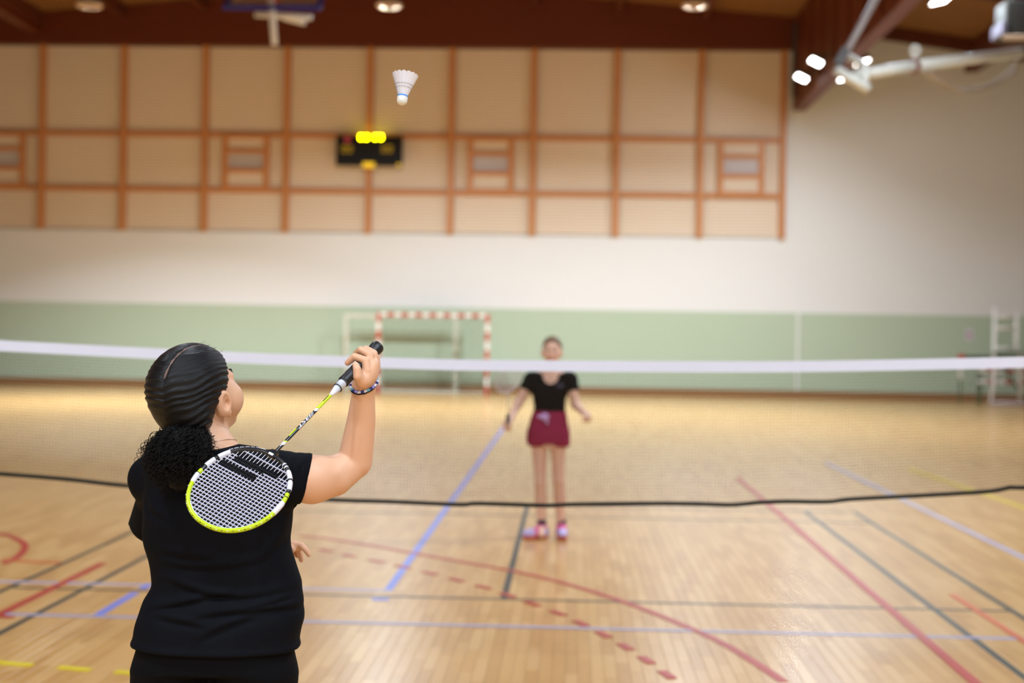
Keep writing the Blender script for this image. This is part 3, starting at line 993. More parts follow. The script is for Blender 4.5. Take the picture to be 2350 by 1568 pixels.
def surface(field, h, lo=None, hi=None, lip=1.5):
    """sparse surface nets of field = 0 with cell size h"""
    if lo is None: lo, hi = field.bounds()
    lo = np.asarray(lo, float); hi = np.asarray(hi, float)
    S = 16
    n = np.ceil((hi - lo) / (h * S)).astype(int) + 1
    I = np.stack(np.meshgrid(*[np.arange(k) for k in n], indexing='ij'), -1).reshape(-1, 3) * S
    for s in (16, 4, 1):
        c = lo + (I + s / 2) * h
        d = field(c)
        I = I[np.abs(d) < 0.87 * s * h * lip + (0.004 if s > 1 else 0.0)]
        if s == 1: break
        g = np.stack(np.meshgrid(*[np.arange(4) * (s // 4)] * 3, indexing='ij'), -1).reshape(-1, 3)
        I = (I[:, None, :] + g[None]).reshape(-1, 3)
    N = (n * S + 8).astype(np.int64)

    def key(a): return (a[..., 0] * N[1] + a[..., 1]) * N[2] + a[..., 2]
    CO = np.array([[0, 0, 0], [1, 0, 0], [0, 1, 0], [1, 1, 0], [0, 0, 1], [1, 0, 1], [0, 1, 1], [1, 1, 1]])
    ck = key(I[:, None, :] + CO[None])
    uk, inv = np.unique(ck.ravel(), return_inverse=True)
    ui = np.stack([uk // (N[1] * N[2]), (uk // N[2]) % N[1], uk % N[2]], 1)
    uv = field(lo + ui * h)
    V = uv[inv].reshape(-1, 8)
    neg = V < 0
    act = neg.any(1) & ~neg.all(1)
    I = I[act]; V = V[act]
    E = [(0, 1), (2, 3), (4, 5), (6, 7), (0, 2), (1, 3), (4, 6), (5, 7), (0, 4), (1, 5), (2, 6), (3, 7)]
    acc = np.zeros((len(I), 3)); cnt = np.zeros(len(I))
    for a, b in E:
        m = (V[:, a] < 0) != (V[:, b] < 0)
        t = V[m, a] / (V[m, a] - V[m, b])
        acc[m] += CO[a] + t[:, None] * (CO[b] - CO[a]); cnt[m] += 1
    verts = lo + (I + acc / cnt[:, None]) * h
    kk = key(I); o = np.argsort(kk); ks = kk[o]

    def find(J):
        q = key(J); p = np.clip(np.searchsorted(ks, q), 0, len(ks) - 1)
        return np.where(ks[p] == q, o[p], -1)
    faces = []
    for ax in range(3):
        b = 1 << ax
        sg = (V[:, 0] < 0) != (V[:, b] < 0)
        J = I[sg]; first = V[sg, 0] < 0
        e1, e2 = [(1, 2), (2, 0), (0, 1)][ax]
        d1 = np.zeros(3, int); d2 = np.zeros(3, int); d1[e1] = 1; d2[e2] = 1
        q = np.stack([find(J - d1 - d2), find(J - d2), find(J), find(J - d1)], 1)
        ok = (q >= 0).all(1)
        q = q[ok]; fr = first[ok]
        q[~fr] = q[~fr][:, ::-1]
        faces.append(q)
    return verts, np.vstack(faces)


def relax(v, f, n=2, w_=0.5):
    """a few Laplacian steps, to take the grid steps off"""
    e = np.vstack([f[:, [0, 1]], f[:, [1, 2]], f[:, [2, 3]], f[:, [3, 0]]])
    for _ in range(n):
        s = np.zeros_like(v); c = np.zeros(len(v))
        for k in range(3):
            s[:, k] = np.bincount(e[:, 0], v[e[:, 1], k], len(v)) + np.bincount(e[:, 1], v[e[:, 0], k], len(v))
        c = np.bincount(e[:, 0], minlength=len(v)) + np.bincount(e[:, 1], minlength=len(v))
        v = v + w_ * (s / c[:, None] - v)
    return v


def sdf_obj(name, field, h, material, parent, lo=None, hi=None, n=2, attr=None, mats=None, mfun=None, lip=1.5):
    v, f = biggest(*surface(field, h, lo, hi, lip))
    if n: v = relax(v, f, n)
    me = bpy.data.meshes.new(name)
    org = np.array(parent.matrix_world.translation)
    me.vertices.add(len(v)); me.vertices.foreach_set('co', (v - org).astype(np.float32).ravel())
    me.loops.add(4 * len(f)); me.loops.foreach_set('vertex_index', f.astype(np.int32).ravel())
    me.polygons.add(len(f)); me.polygons.foreach_set('loop_start', np.arange(0, 4 * len(f), 4, dtype=np.int32))
    me.update(calc_edges=True)
    for m in (mats or [material]): me.materials.append(m)
    if mfun is not None:
        me.polygons.foreach_set('material_index', mfun(v[f].mean(1)).astype(np.int32))
    me.polygons.foreach_set('use_smooth', np.ones(len(f), dtype=bool))
    if attr:
        for an, fn in attr.items():
            at_ = me.attributes.new(an, 'FLOAT', 'POINT')
            at_.data.foreach_set('value', fn(v).astype(np.float32))
    me.validate(); me.update()
    o = bpy.data.objects.new(name, me)
    COL.objects.link(o); o.parent = parent
    return o


def biggest(v, f):
    """drop stray islets: keep the largest connected piece"""
    lab = np.arange(len(v))
    e = np.vstack([f[:, [0, 1]], f[:, [1, 2]], f[:, [2, 3]], f[:, [3, 0]]])
    while True:
        m = np.minimum(lab[e[:, 0]], lab[e[:, 1]])
        new = lab.copy()
        np.minimum.at(new, e[:, 0], m); np.minimum.at(new, e[:, 1], m)
        new = new[new]; new = new[new]
        if (new == lab).all(): break
        lab = new
    k = np.bincount(lab).argmax()
    keep = lab == k
    idx = np.cumsum(keep) - 1
    return v[keep], idx[f[keep[f[:, 0]]]]


def rot(axis, a):
    return np.array(Matrix.Rotation(a, 3, Vector(axis)))


# ------------------------------------------------------------------ materials of people
def skin_mat(name, col, col2):
    m = bpy.data.materials.new(name); m.use_nodes = True
    nt = m.node_tree; b = nt.nodes['Principled BSDF']
    tc = nt.nodes.new('ShaderNodeTexCoord')
    no = nt.nodes.new('ShaderNodeTexNoise'); no.inputs['Scale'].default_value = 14; no.inputs['Detail'].default_value = 4
    nt.links.new(tc.outputs['Object'], no.inputs['Vector'])
    mx = nt.nodes.new('ShaderNodeMix'); mx.data_type = 'RGBA'
    mx.inputs['A'].default_value = col + (1,); mx.inputs['B'].default_value = col2 + (1,)
    nt.links.new(no.outputs['Fac'], mx.inputs['Factor']); nt.links.new(mx.outputs['Result'], b.inputs['Base Color'])
    b.inputs['Roughness'].default_value = 0.48
    b.inputs['Specular IOR Level'].default_value = 0.4
    b.inputs['Subsurface Weight'].default_value = 0.12
    b.inputs['Subsurface Radius'].default_value = (0.008, 0.003, 0.0015)
    b.inputs['Subsurface Scale'].default_value = 1.0
    return m


m_skin = skin_mat('warm_light_brown_skin', srgb(226, 172, 136), srgb(234, 184, 152))
m_skin2 = skin_mat('fair_skin', srgb(236, 186, 160), srgb(242, 196, 172))
m_lip = mat('lip_skin', srgb(176, 96, 88), 0.45, 0.4)
m_eye = mat('eye_white', srgb(225, 222, 218), 0.2, 0.5)
m_iris = mat('dark_brown_iris', srgb(40, 26, 18), 0.2, 0.5)
m_brow = mat('dark_brow_hair', srgb(30, 22, 18), 0.6, 0.3)
m_shirt = mat('black_jersey_cloth', (0.0034, 0.0038, 0.0062), 0.8, 0.10, var=0.15, bump=0.05, bscale=700)
m_legging = mat('black_legging_cloth', (0.0028, 0.0029, 0.0042), 0.8, 0.10, var=0.1)


def hair_mat(name, col, col2, sp):
    m = bpy.data.materials.new(name); m.use_nodes = True
    nt = m.node_tree; b = nt.nodes['Principled BSDF']
    at1 = nt.nodes.new('ShaderNodeAttribute'); at1.attribute_name = 'strand'
    at2 = nt.nodes.new('ShaderNodeAttribute'); at2.attribute_name = 'along'
    cb = nt.nodes.new('ShaderNodeCombineXYZ')
    nt.links.new(at1.outputs['Fac'], cb.inputs[0]); nt.links.new(at2.outputs['Fac'], cb.inputs[1])
    mp = nt.nodes.new('ShaderNodeMapping'); mp.inputs['Scale'].default_value = (900, 30, 1)
    nt.links.new(cb.outputs[0], mp.inputs['Vector'])
    no = nt.nodes.new('ShaderNodeTexNoise'); no.inputs['Scale'].default_value = 1.0; no.inputs['Detail'].default_value = 5
    nt.links.new(mp.outputs[0], no.inputs['Vector'])
    mx = nt.nodes.new('ShaderNodeMix'); mx.data_type = 'RGBA'
    mx.inputs['A'].default_value = col + (1,); mx.inputs['B'].default_value = col2 + (1,)
    nt.links.new(no.outputs['Fac'], mx.inputs['Factor']); nt.links.new(mx.outputs['Result'], b.inputs['Base Color'])
    bp = nt.nodes.new('ShaderNodeBump'); bp.inputs['Strength'].default_value = 0.8; bp.inputs['Distance'].default_value = 0.0015
    nt.links.new(no.outputs['Fac'], bp.inputs['Height']); nt.links.new(bp.outputs['Normal'], b.inputs['Normal'])
    b.inputs['Roughness'].default_value = 0.36
    b.inputs['Specular IOR Level'].default_value = sp
    return m


m_hair = hair_mat('black_combed_hair', (0.0018, 0.0017, 0.0024), (0.0048, 0.0044, 0.0060), 0.28)
m_curl = mat('black_brown_curls', (0.0036, 0.0026, 0.0022), 0.6, 0.22, var=0.3)

# ------------------------------------------------------------------ the player in front (seen from behind)
YT = 3.45


def J(px, py, dy=0.0): return at(px, py, YT + dy)


player = empty('person', (J(490, 1500)[0], YT, 0), 'woman in black T-shirt and leggings seen from behind, racket arm raised', 'person')

# torso rows of the shirt: (pixel row, left edge, right edge, half depth, centre depth, turn)
rows = [(1046, 392, 590, 0.070, -0.005, -0.10), (1062, 352, 655, 0.088, -0.005, -0.10), (1090, 338, 672, 0.100, -0.005, -0.10), (1130, 332, 675, 0.110, 0.0, -0.10),
        (1180, 330, 671, 0.115, 0.0, -0.08), (1220, 328, 667, 0.116, 0.005, -0.06), (1255, 331, 666, 0.114, 0.008, -0.05),
        (1290, 340, 676, 0.112, 0.01, -0.04), (1330, 348, 688, 0.112, 0.01, 0.0), (1352, 348, 691, 0.113, 0.008, 0.0), (1382, 331, 695, 0.118, 0.004, 0.0),
        (1413, 321, 697, 0.124, 0.0, 0.0), (1442, 313, 690, 0.128, -0.002, 0.0), (1478, 308, 685, 0.130, -0.004, 0.0), (1530, 303, 683, 0.13, -0.004, 0.0)]
T = []
for (py, xl_, xr_, b_, cy, th) in rows:
    A, B = J(xl_, py), J(xr_, py)
    T.append(((A[2] + B[2]) / 2, (A[0] + B[0]) / 2, YT + cy, (B[0] - A[0]) / 2, b_, th))
T = np.array(T)
Z_HEM = J(490, 1479)[2]
torso_loft = lambda g, z0, z1, gx=0.0: f_loft(T[:, 0], T[:, 1], T[:, 2], T[:, 3] + g + gx, T[:, 4] + g, T[:, 5], z0, z1, 2.25)
Z_TOP = J(490, 1048)[2]

# joints
SR, ER, WR = J(628, 1096, -0.06), J(808, 1076, 0.05), J(835, 887, -0.012)
SL, EL, WL = J(352, 1100, 0.06), J(366, 1222, 0.27), J(590, 1246, 0.31)
NB = J(478, 1050, 0.0)                         # base of the neck
HC = J(447, 886, 0.0)                          # centre of the cranium
# head frame: turned to the right and tilted up
Rh = rot((0, 0, 1), -0.56) @ rot((1, 0, 0), 0.34) @ rot((0, 1, 0), 0.03)


def H(x, y, z): return HC + Rh @ np.array([x, y, z])


def head_field(F, Hf, Rm, k=1.0):
    F.add(f_ell(Hf(0, -0.006 * k, 0.006 * k), np.array([0.073, 0.091, 0.084]) * k, Rm), 0.0)
    F.add(f_ell(Hf(0, 0.030 * k, -0.050 * k), np.array([0.061, 0.060, 0.075]) * k, Rm), 0.03 * k)
    F.add(f_ell(Hf(0, 0.046 * k, -0.092 * k), np.array([0.041, 0.040, 0.032]) * k, Rm), 0.03 * k)
    F.add(f_ell(Hf(0, 0.077 * k, -0.112 * k), np.array([0.020, 0.016, 0.015]) * k, Rm), 0.02 * k)
    for s in (-1, 1):
        F.add(f_ell(Hf(s * 0.044 * k, 0.052 * k, -0.048 * k), np.array([0.024, 0.026, 0.028]) * k, Rm), 0.025 * k)
        F.add(f_cap(Hf(s * 0.012 * k, 0.086 * k, 0.002 * k), Hf(s * 0.045 * k, 0.072 * k, 0.002 * k), 0.009 * k, 0.008 * k), 0.012 * k)
        F.sub(f_ell(Hf(s * 0.030 * k, 0.096 * k, -0.020 * k), np.array([0.016, 0.014, 0.010]) * k, Rm), 0.012 * k)
        F.add(f_ell(Hf(s * 0.011 * k, 0.098 * k, -0.060 * k), np.array([0.008, 0.010, 0.007]) * k, Rm), 0.006 * k)
    F.add(f_cap(Hf(0, 0.090 * k, -0.010 * k), Hf(0, 0.107 * k, -0.055 * k), 0.008 * k, 0.0095 * k), 0.012 * k)
    F.add(f_ell(Hf(0, 0.086 * k, -0.081 * k), np.array([0.022, 0.010, 0.005]) * k, Rm), 0.006 * k)
    F.add(f_ell(Hf(0, 0.085 * k, -0.091 * k), np.array([0.019, 0.010, 0.006]) * k, Rm), 0.006 * k)
    # ears: shell, hollow, lobe
    for s in (-1, 1):
        Re = Rm @ rot((0, 0, 1), s * -0.35) @ rot((1, 0, 0), -0.15)
        F.add(f_ell(Hf(s * 0.080 * k, 0.002 * k, -0.038 * k), np.array([0.0105, 0.019, 0.031]) * k, Re), 0.006 * k)
        F.sub(f_ell(Hf(s * 0.0905 * k, 0.005 * k, -0.036 * k), np.array([0.0085, 0.0115, 0.020]) * k, Re), 0.003 * k)
        F.sub(f_ell(Hf(s * 0.086 * k, 0.009 * k, -0.040 * k), np.array([0.010, 0.006, 0.008]) * k, Re), 0.003 * k)
        F.add(f_ell(Hf(s * 0.080 * k, 0.009 * k, -0.064 * k), np.array([0.006, 0.009, 0.010]) * k, Re), 0.006 * k)
        F.add(f_ell(Hf(s * 0.079 * k, 0.017 * k, -0.043 * k), np.array([0.005, 0.005, 0.008]) * k, Re), 0.004 * k)


def finger(F, pts, rads, k=0.004):
    g = f_chain(pts, rads)
    F.add(g, k)


B = Field()
HK = 1.06
head_field(B, H, Rh, HK)
B.add(f_ell(H(0.047, 0.056, -0.052), (0.030, 0.030, 0.034), Rh), 0.03)
B.add(f_ell(H(-0.047, 0.056, -0.052), (0.030, 0.030, 0.034), Rh), 0.03)
B.add(f_cap(H(0, -0.018, -0.06), NB + np.array([0.0, 0, 0.0]), 0.054, 0.058), 0.03)
B.add(f_cap(NB, SR + np.array([-0.02, 0, 0.005]), 0.050, 0.045), 0.05)
B.add(f_cap(NB, SL + np.array([0.02, 0, 0.005]), 0.050, 0.045), 0.05)
B.add(torso_loft(-0.024, J(490, 1500)[2], Z_TOP), 0.04)
# legs down to the feet
HL, HR = J(398, 1520), J(588, 1520)
KL, KR = np.array([HL[0] + 0.01, YT + 0.03, 0.46]), np.array([HR[0] - 0.01, YT + 0.05, 0.46])
AL, AR = np.array([KL[0] - 0.01, YT - 0.02, 0.085]), np.array([KR[0] + 0.01, YT + 0.0, 0.085])
LEGS = ((HL, KL, AL), (HR, KR, AR))
for (h_, k_, a_) in LEGS:
    B.add(f_cap(h_ + np.array([0, 0, -0.02]), k_, 0.084, 0.056), 0.03)
    B.add(f_cap(k_, k_ * 0.62 + a_ * 0.38 + np.array([0, -0.015, 0]), 0.056, 0.056), 0.03)
    B.add(f_cap(k_ * 0.62 + a_ * 0.38 + np.array([0, -0.015, 0]), a_, 0.054, 0.036), 0.03)
    B.add(f_cap(a_ + np.array([0, -0.03, -0.04]), a_ + np.array([0.01, 0.15, -0.055]), 0.034, 0.026), 0.02)
# right (racket) arm
B.add(f_cap(SR, J(715, 1101, -0.015), 0.047, 0.0550), 0.03)
B.add(f_chain([J(715, 1101, -0.015), J(765, 1093, 0.015), J(812, 1064, 0.045)], [0.0550, 0.0505, 0.0400]), 0.02)
B.add(f_chain([J(815, 1056, 0.045), J(829, 966, 0.020), WR], [0.0430, 0.0352, 0.0262]), 0.005)
# racket hand, placed about the axis of the racket handle
butt = at(868.5, 794, YT + 0.012)
tip_px = (468, 1207)
lo_, hi_ = 2.7, 3.4
for _ in range(60):                       # depth of the tip so that the racket is 668 mm long
    md = 0.5 * (lo_ + hi_)
    if np.linalg.norm(at(*tip_px, md) - butt) > 0.668: lo_ = md
    else: hi_ = md
tipp = at(*tip_px, 0.5 * (lo_ + hi_))
ru = unit(tipp - butt)                    # from butt to tip


def su0(px, py):
    """distance from the butt at which the racket axis passes nearest to a pixel"""
    t = np.linspace(0, 0.668, 2673)
    P = butt + t[:, None] * ru - np.array([0, 0, CAMZ]); z = P @ CF
    return t[np.argmin((IW / 2 + FPX * (P @ CR) / z - px) ** 2 + (IH / 2 - FPX * (P @ CU) / z - py) ** 2)]


def G(px, py, dy): return at(px, py, butt[1] + ru[1] * su0(px, py) + dy)



B.add(f_cap(WR, G(841, 862, 0.010), 0.0258, 0.024), 0.015)
B.add(f_ell(G(848, 850, 0.002), (0.023, 0.021, 0.032), rot((0, 1, 0), 0.35)), 0.012)
B.add(f_cap(G(836, 873, 0.004), G(854, 838, -0.008), 0.018, 0.014), 0.010)
finger(B, [G(830, 873, 0.004), G(821, 864, -0.014), G(819.5, 848, -0.0235), G(816, 837.5, -0.0225)], [0.0155, 0.0118, 0.0100, 0.0080], 0.005)
finger(B, [G(843, 851, -0.014), G(839.5, 828, -0.0235), G(814, 818.5, -0.010), G(798, 833, 0.016)], [0.0112, 0.0098, 0.0088, 0.0078], 0.0015)
finger(B, [G(852, 843, -0.013), G(849, 815, -0.0235), G(828, 803, -0.008), G(817, 811, 0.020)], [0.0112, 0.0098, 0.0088, 0.0078], 0.0015)
finger(B, [G(860, 839, -0.008), G(858, 811.5, -0.018), G(840, 801, -0.002), G(829, 808, 0.026)], [0.0108, 0.0095, 0.0085, 0.0075], 0.0015)
finger(B, [G(864, 842, 0.002), G(864, 821, -0.006), G(852, 807, 0.008), G(841, 811, 0.028)], [0.0100, 0.0085, 0.0077, 0.0068], 0.0015)
# left arm: upper arm forward, forearm crossing in front of the body, hand out at the right
B.add(f_cap(SL, EL, 0.050, 0.040), 0.03)
B.add(f_cap(EL, WL, 0.039, 0.026), 0.02)
LY = YT + 0.31


def GL(px, py, dy): return at(px, py, LY + dy)


B.add(f_cap(WL, GL(640, 1250, 0.0), 0.025, 0.024), 0.02)
B.add(f_ell(GL(662, 1252, 0.0), (0.040, 0.034, 0.0125), rot((0, 1, 0), 0.12)), 0.015)
finger(B, [GL(676, 1249, -0.016), GL(690, 1251, -0.018), GL(702, 1263, -0.018), GL(709, 1274, -0.018)], [0.0100, 0.0086, 0.0078, 0.0064], 0.004)
finger(B, [GL(676, 1252, 0.004), GL(684, 1260, 0.006), GL(689, 1275, 0.006), GL(691.5, 1286, 0.004)], [0.0098, 0.0088, 0.0080, 0.0066], 0.004)
finger(B, [GL(668, 1254, 0.020), GL(674, 1262, 0.022), GL(679, 1272, 0.020), GL(682, 1276, 0.018)], [0.0095, 0.0085, 0.0076, 0.0066], 0.004)
finger(B, [GL(662, 1255, 0.034), GL(666, 1264, 0.036), GL(669, 1274, 0.034)], [0.0088, 0.0078, 0.0066], 0.004)
finger(B, [GL(648, 1252, -0.022), GL(660, 1258, -0.040), GL(672, 1262, -0.044)], [0.0115, 0.0100, 0.0080], 0.006)
body = sdf_obj('body', B, 0.0023, m_skin, player, n=2)

# shirt
S = Field()
S.add(torso_loft(0.0, Z_HEM - 0.0, Z_TOP + 0.02), 0.0)
S.disp(lambda P: -0.004 * np.exp(-((P[:, 2] - Z_HEM - 0.004) / 0.009) ** 2))
S.add(f_cap(NB + np.array([0.02, 0, -0.012]), SR + np.array([0.0, 0, 0.0]), 0.046, 0.056), 0.04)
S.add(f_cap(NB + np.array([-0.02, 0, -0.012]), SL, 0.046, 0.056), 0.04)
sr_end = SR * 0.57 + ER * 0.43
d_sr = unit(ER - SR)
S.add(f_cap(SR, SR + d_sr * 0.17 + np.array([0, 0, -0.026]), 0.060, 0.067), 0.035)
sl_end = SL * 0.40 + EL * 0.60
d_sl = unit(EL - SL)
S.add(f_chain([SL, SL + d_sl * 0.10 + np.array([0.004, 0, 0]), SL + d_sl * 0.24 + np.array([-0.012, 0, -0.01])], [0.055, 0.052, 0.070]), 0.03)


def plane(p, n_):
    n_ = unit(n_); p = np.asarray(p, float)

    def f(P): return (P - p) @ n_
    return f


def lim_cut(p, n_, c, r):
    """cut away what lies beyond the plane, near c only"""
    n_ = unit(n_); p = np.asarray(p, float); c = np.asarray(c, float)

    def f(P): return np.maximum(-((P - p) @ n_), np.linalg.norm(P - c, axis=1) - r)
    f.lo = c - r; f.hi = c + r
    return f


# sleeve hems: right one slanting, left one behind the bust line
pr = J(700, 1108, -0.01)
S.sub(lim_cut(pr, np.array([0.97, 0.25, -0.25]), pr + np.array([0.16, 0.05, 0]), 0.19), 0.004)
S.sub(f_cap(pr - d_sr * 0.03, pr + d_sr * 0.1, 0.054, 0.058), 0.004)
pl = J(306, 1238, 0.17)
S.sub(lim_cut(pl, np.array([-0.40, 0.50, -0.77]), pl + unit((-0.40, 0.50, -0.77)) * 0.085, 0.095), 0.004)
# neckline
neck_axis = unit(H(0, -0.018, -0.06) - NB)
S.sub(f_cap(NB + np.array([0.004, 0.012, 0.030]), NB + neck_axis * 0.14, 0.066, 0.075), 0.006)

crs = [  # soft folds across the back and waist: pixel polyline, depth, width
    ([(348, 1330), (420, 1352), (480, 1366), (560, 1374), (684, 1360)], 0.0035, 0.011),
    ([(322, 1406), (400, 1392), (480, 1374), (540, 1366)], 0.0040, 0.010),
    ([(432, 1420), (520, 1408), (620, 1404), (696, 1409)], 0.0045, 0.011),
    ([(455, 1472), (500, 1446), (560, 1424), (600, 1416)], 0.0040, 0.012),
    ([(345, 1418), (420, 1428), (480, 1438)], 0.0035, 0.011),
    ([(560, 1396), (620, 1388), (660, 1380)], 0.0030, 0.008),
    ([(360, 1300), (440, 1306), (540, 1302), (620, 1285)], 0.0025, 0.012),
    ([(600, 1290), (640, 1240), (655, 1190)], 0.0030, 0.012),
    ([(350, 1270), (430, 1282), (500, 1284)], 0.0022, 0.012),
    ([(640, 1170), (652, 1130), (664, 1100)], 0.0040, 0.011),
    ([(618, 1160), (636, 1110), (650, 1070)], 0.0030, 0.010),
    ([(640, 1044), (652, 1062), (660, 1090)], 0.0024, 0.007),
    ([(664, 1044), (672, 1064), (676, 1090)], 0.0022, 0.007),
    ([(684, 1046), (688, 1066), (690, 1090)], 0.0020, 0.006),
    ([(318, 1150), (340, 1180), (380, 1195)], 0.0030, 0.012)]
cr3 = []
for pts, dep, wd in crs:
    q = catmull([J(a, b, -0.11) for a, b in pts], 5)
    cr3.append((q[:, [0, 2]], dep, wd))


def folds(P):
    d = np.zeros(len(P))
    back = np.clip((YT + 0.05 - P[:, 1]) / 0.08, 0, 1)
    Q = P[:, [0, 2]]
    for poly, dep, wd in cr3:
        lo = poly.min(0) - 3 * wd; hi = poly.max(0) + 3 * wd
        m = np.all((Q > lo) & (Q < hi), axis=1)
        if not m.any(): continue
        q = Q[m]
        best = np.full(len(q), 9.0); sd = np.zeros(len(q)); ar = np.zeros(len(q)); ns = len(poly) - 1
        for i in range(len(poly) - 1):
            a, b = poly[i], poly[i + 1]; ba = b - a
            t = np.clip((q - a) @ ba / (ba @ ba), 0, 1)
            r = q - a - t[:, None] * ba
            dd = np.linalg.norm(r, axis=1)
            up_ = dd < best
            best = np.where(up_, dd, best)
            sd = np.where(up_, np.sign(ba[0] * r[:, 1] - ba[1] * r[:, 0]) * dd, sd)
            ar = np.where(up_, (i + t) / ns, ar)
        # an S-shaped step: ridge above, valley below
        d[m] += -1.5 * dep * back[m] * np.sin(math.pi * ar) ** 0.7 * (np.exp(-((sd - wd * 0.8) / wd) ** 2) - np.exp(-((sd + wd * 0.5) / (wd * 0.7)) ** 2))
    d += 0.0012 * np.sin(P[:, 0] * 31 + 2.0 * np.sin(P[:, 2] * 17)) * np.sin(P[:, 2] * 47 + P[:, 0] * 12) * back
    return d


S.disp(folds)
shirt = sdf_obj('t_shirt', S, 0.0032, m_shirt, player, n=2, lip=2.2)
tag(shirt, 'black short-sleeved T-shirt with soft folds at the waist')

# leggings
Lg = Field()
for (h_, k_, a_) in LEGS:
    Lg.add(f_cap(h_ + np.array([0, 0, -0.045]), k_, 0.103, 0.066), 0.03)
    Lg.add(f_cap(k_, k_ * 0.62 + a_ * 0.38 + np.array([0, -0.015, 0]), 0.062, 0.060), 0.03)
    Lg.add(f_cap(k_ * 0.62 + a_ * 0.38 + np.array([0, -0.015, 0]), a_ + np.array([0, 0, 0.02]), 0.059, 0.041), 0.03)
Lg.add(f_loft(T[10:, 0], T[10:, 1], T[10:, 2], T[10:, 3] - 0.013, T[10:, 4] - 0.010, T[10:, 5], J(494, 1530)[2], J(490, 1440)[2], 2.25), 0.03)
leg = sdf_obj('leggings', Lg, 0.005, m_legging, player, n=2)
m_shoe_k = mat('white_trainer', srgb(214, 214, 216), 0.5, 0.4)
m_sole = mat('dark_trainer_sole', srgb(40, 40, 44), 0.6, 0.3)
for (h_, k_, a_) in LEGS:
    F = Field()
    F.add(f_ell((a_[0] + 0.005, a_[1] + 0.06, 0.045), (0.046, 0.135, 0.040)), 0.0)
    F.add(f_cap(a_ + np.array([0, -0.01, -0.02]), a_ + np.array([0, -0.005, 0.02]), 0.047, 0.043), 0.03)
    F.cut(plane((0, 0, 0.022), (0, 0, -1)))
    sh = sdf_obj('shoe', F, 0.006, m_shoe_k, player, n=1)
    F = Field(); F.add(f_ell((a_[0] + 0.005, a_[1] + 0.06, 0.03), (0.048, 0.137, 0.045)), 0.0)
    F.cut(plane((0, 0, 0.024), (0, 0, 1))); F.cut(plane((0, 0, 0.001), (0, 0, -1)))
    so = sdf_obj('sole', F, 0.006, m_sole, player, n=1)
    so.parent = sh

# hair cap: combed back from a middle parting to the tie at the nape
TIE = np.array([-0.010, -0.100, -0.080])
z_hl = np.array([-0.15, -0.10, -0.06, -0.035, -0.02, 0.0, 0.03, 0.055, 0.12])
y_hl = np.array([-0.050, -0.042, -0.026, -0.006, 0.022, 0.040, 0.060, 0.080, 0.16])


def loc(P): return (P - HC) @ Rh


XPART = 0.018                                   # the parting, in head coordinates


def hair_uv(P):
    """comb rows: height along the rows, distance from the tie"""
    x = P[:, 0] - HC[0] + 0.045
    rows_ = P[:, 2] - HC[2] - 0.36 * np.abs(x) - 1.6 * x * np.abs(x) + 0.25 * (P[:, 1] - HC[1])
    q = loc(P) - TIE
    return rows_, np.linalg.norm(q, axis=1), q


HR1 = np.array([0.0885, 0.106, 0.0955]); HC1 = Rh.T @ np.array([-0.018, -0.012, -0.002])
HR2 = np.array([0.080, 0.056, 0.068]); HC2 = Rh.T @ (J(424, 948, -0.040) - HC)


def ell_d(p, r):
    k0 = np.linalg.norm(p / r, axis=1); k1 = np.linalg.norm(p / (r * r), axis=1) + 1e-9
    return k0 * (k0 - 1) / k1


def f_hair(P):
    q = loc(P)
    x = np.abs(q[:, 0] - XPART)
    on = np.clip((q[:, 2] - 0.045) / 0.015, 0, 1)              # parting ends high on the back of the head
    part = np.clip(x / 0.009, 0, 1)
    part = 1 - (1 - part * part * (3 - 2 * part)) * on
    d = smin(ell_d(q - HC1, HR1), ell_d(q - HC2, HR2), 0.03)
    d = smin(d, ell_d(q - np.array([0, -0.006, 0.006]) * HK, np.array([0.073, 0.091, 0.084]) * HK) - 0.011, 0.02)
    d = d + 0.0030 * (1 - part)
    row, dist, _ = hair_uv(P)
    w = np.clip((dist - 0.05) / 0.05, 0, 1) * np.clip(1.1 - (q[:, 2] - 0.02) / 0.07, 0.15, 1)
    lx = P[:, 0] - HC[0]
    # crimped rows that follow the comb direction
    d = d - 0.0016 * w * np.sin(row * 2 * math.pi / 0.0175 + 1.6 * np.sin(lx * 60) + 1.0 * np.sin(lx * 31 + 1) + 1.1 * np.sin(row * 83 + lx * 20)) * part
    d = d - 0.0003 * w * np.sin(row * 2 * math.pi / 0.0063 + 1.5 * np.sin(lx * 90 + 2)) * part
    hl = (q[:, 1] - np.interp(q[:, 2], z_hl, y_hl)) * 0.75 - 0.0018 * np.sin(row * 700)
    return smax(d, hl, 0.012)


f_hair.lo = HC - 0.17; f_hair.hi = HC + 0.17
m_scalp = mat('scalp_skin_in_parting', srgb(112, 88, 76), 0.55, 0.3, var=0.3, scale=120)


def scalp_zone(c):
    """bare scalp along the bottom of the parting groove"""
    q = loc(c)
    wv = 0.0022 + 0.0008 * np.sin(q[:, 1] * 260)
    return (np.abs(q[:, 0] - XPART) < wv) & (q[:, 2] > 0.058) & (q[:, 1] < 0.07)
Hf_ = Field(); Hf_.add(f_hair)
hair = sdf_obj('hair', Hf_, 0.0019, m_hair, player, lo=HC - 0.17, hi=HC + 0.15, n=1,
               mats=[m_hair, m_scalp], mfun=scalp_zone, lip=2.8, attr={'strand': lambda v: hair_uv(v)[0], 'along': lambda v: hair_uv(v)[1]})
tag(hair, 'black hair combed back in crimped rows from a middle parting')


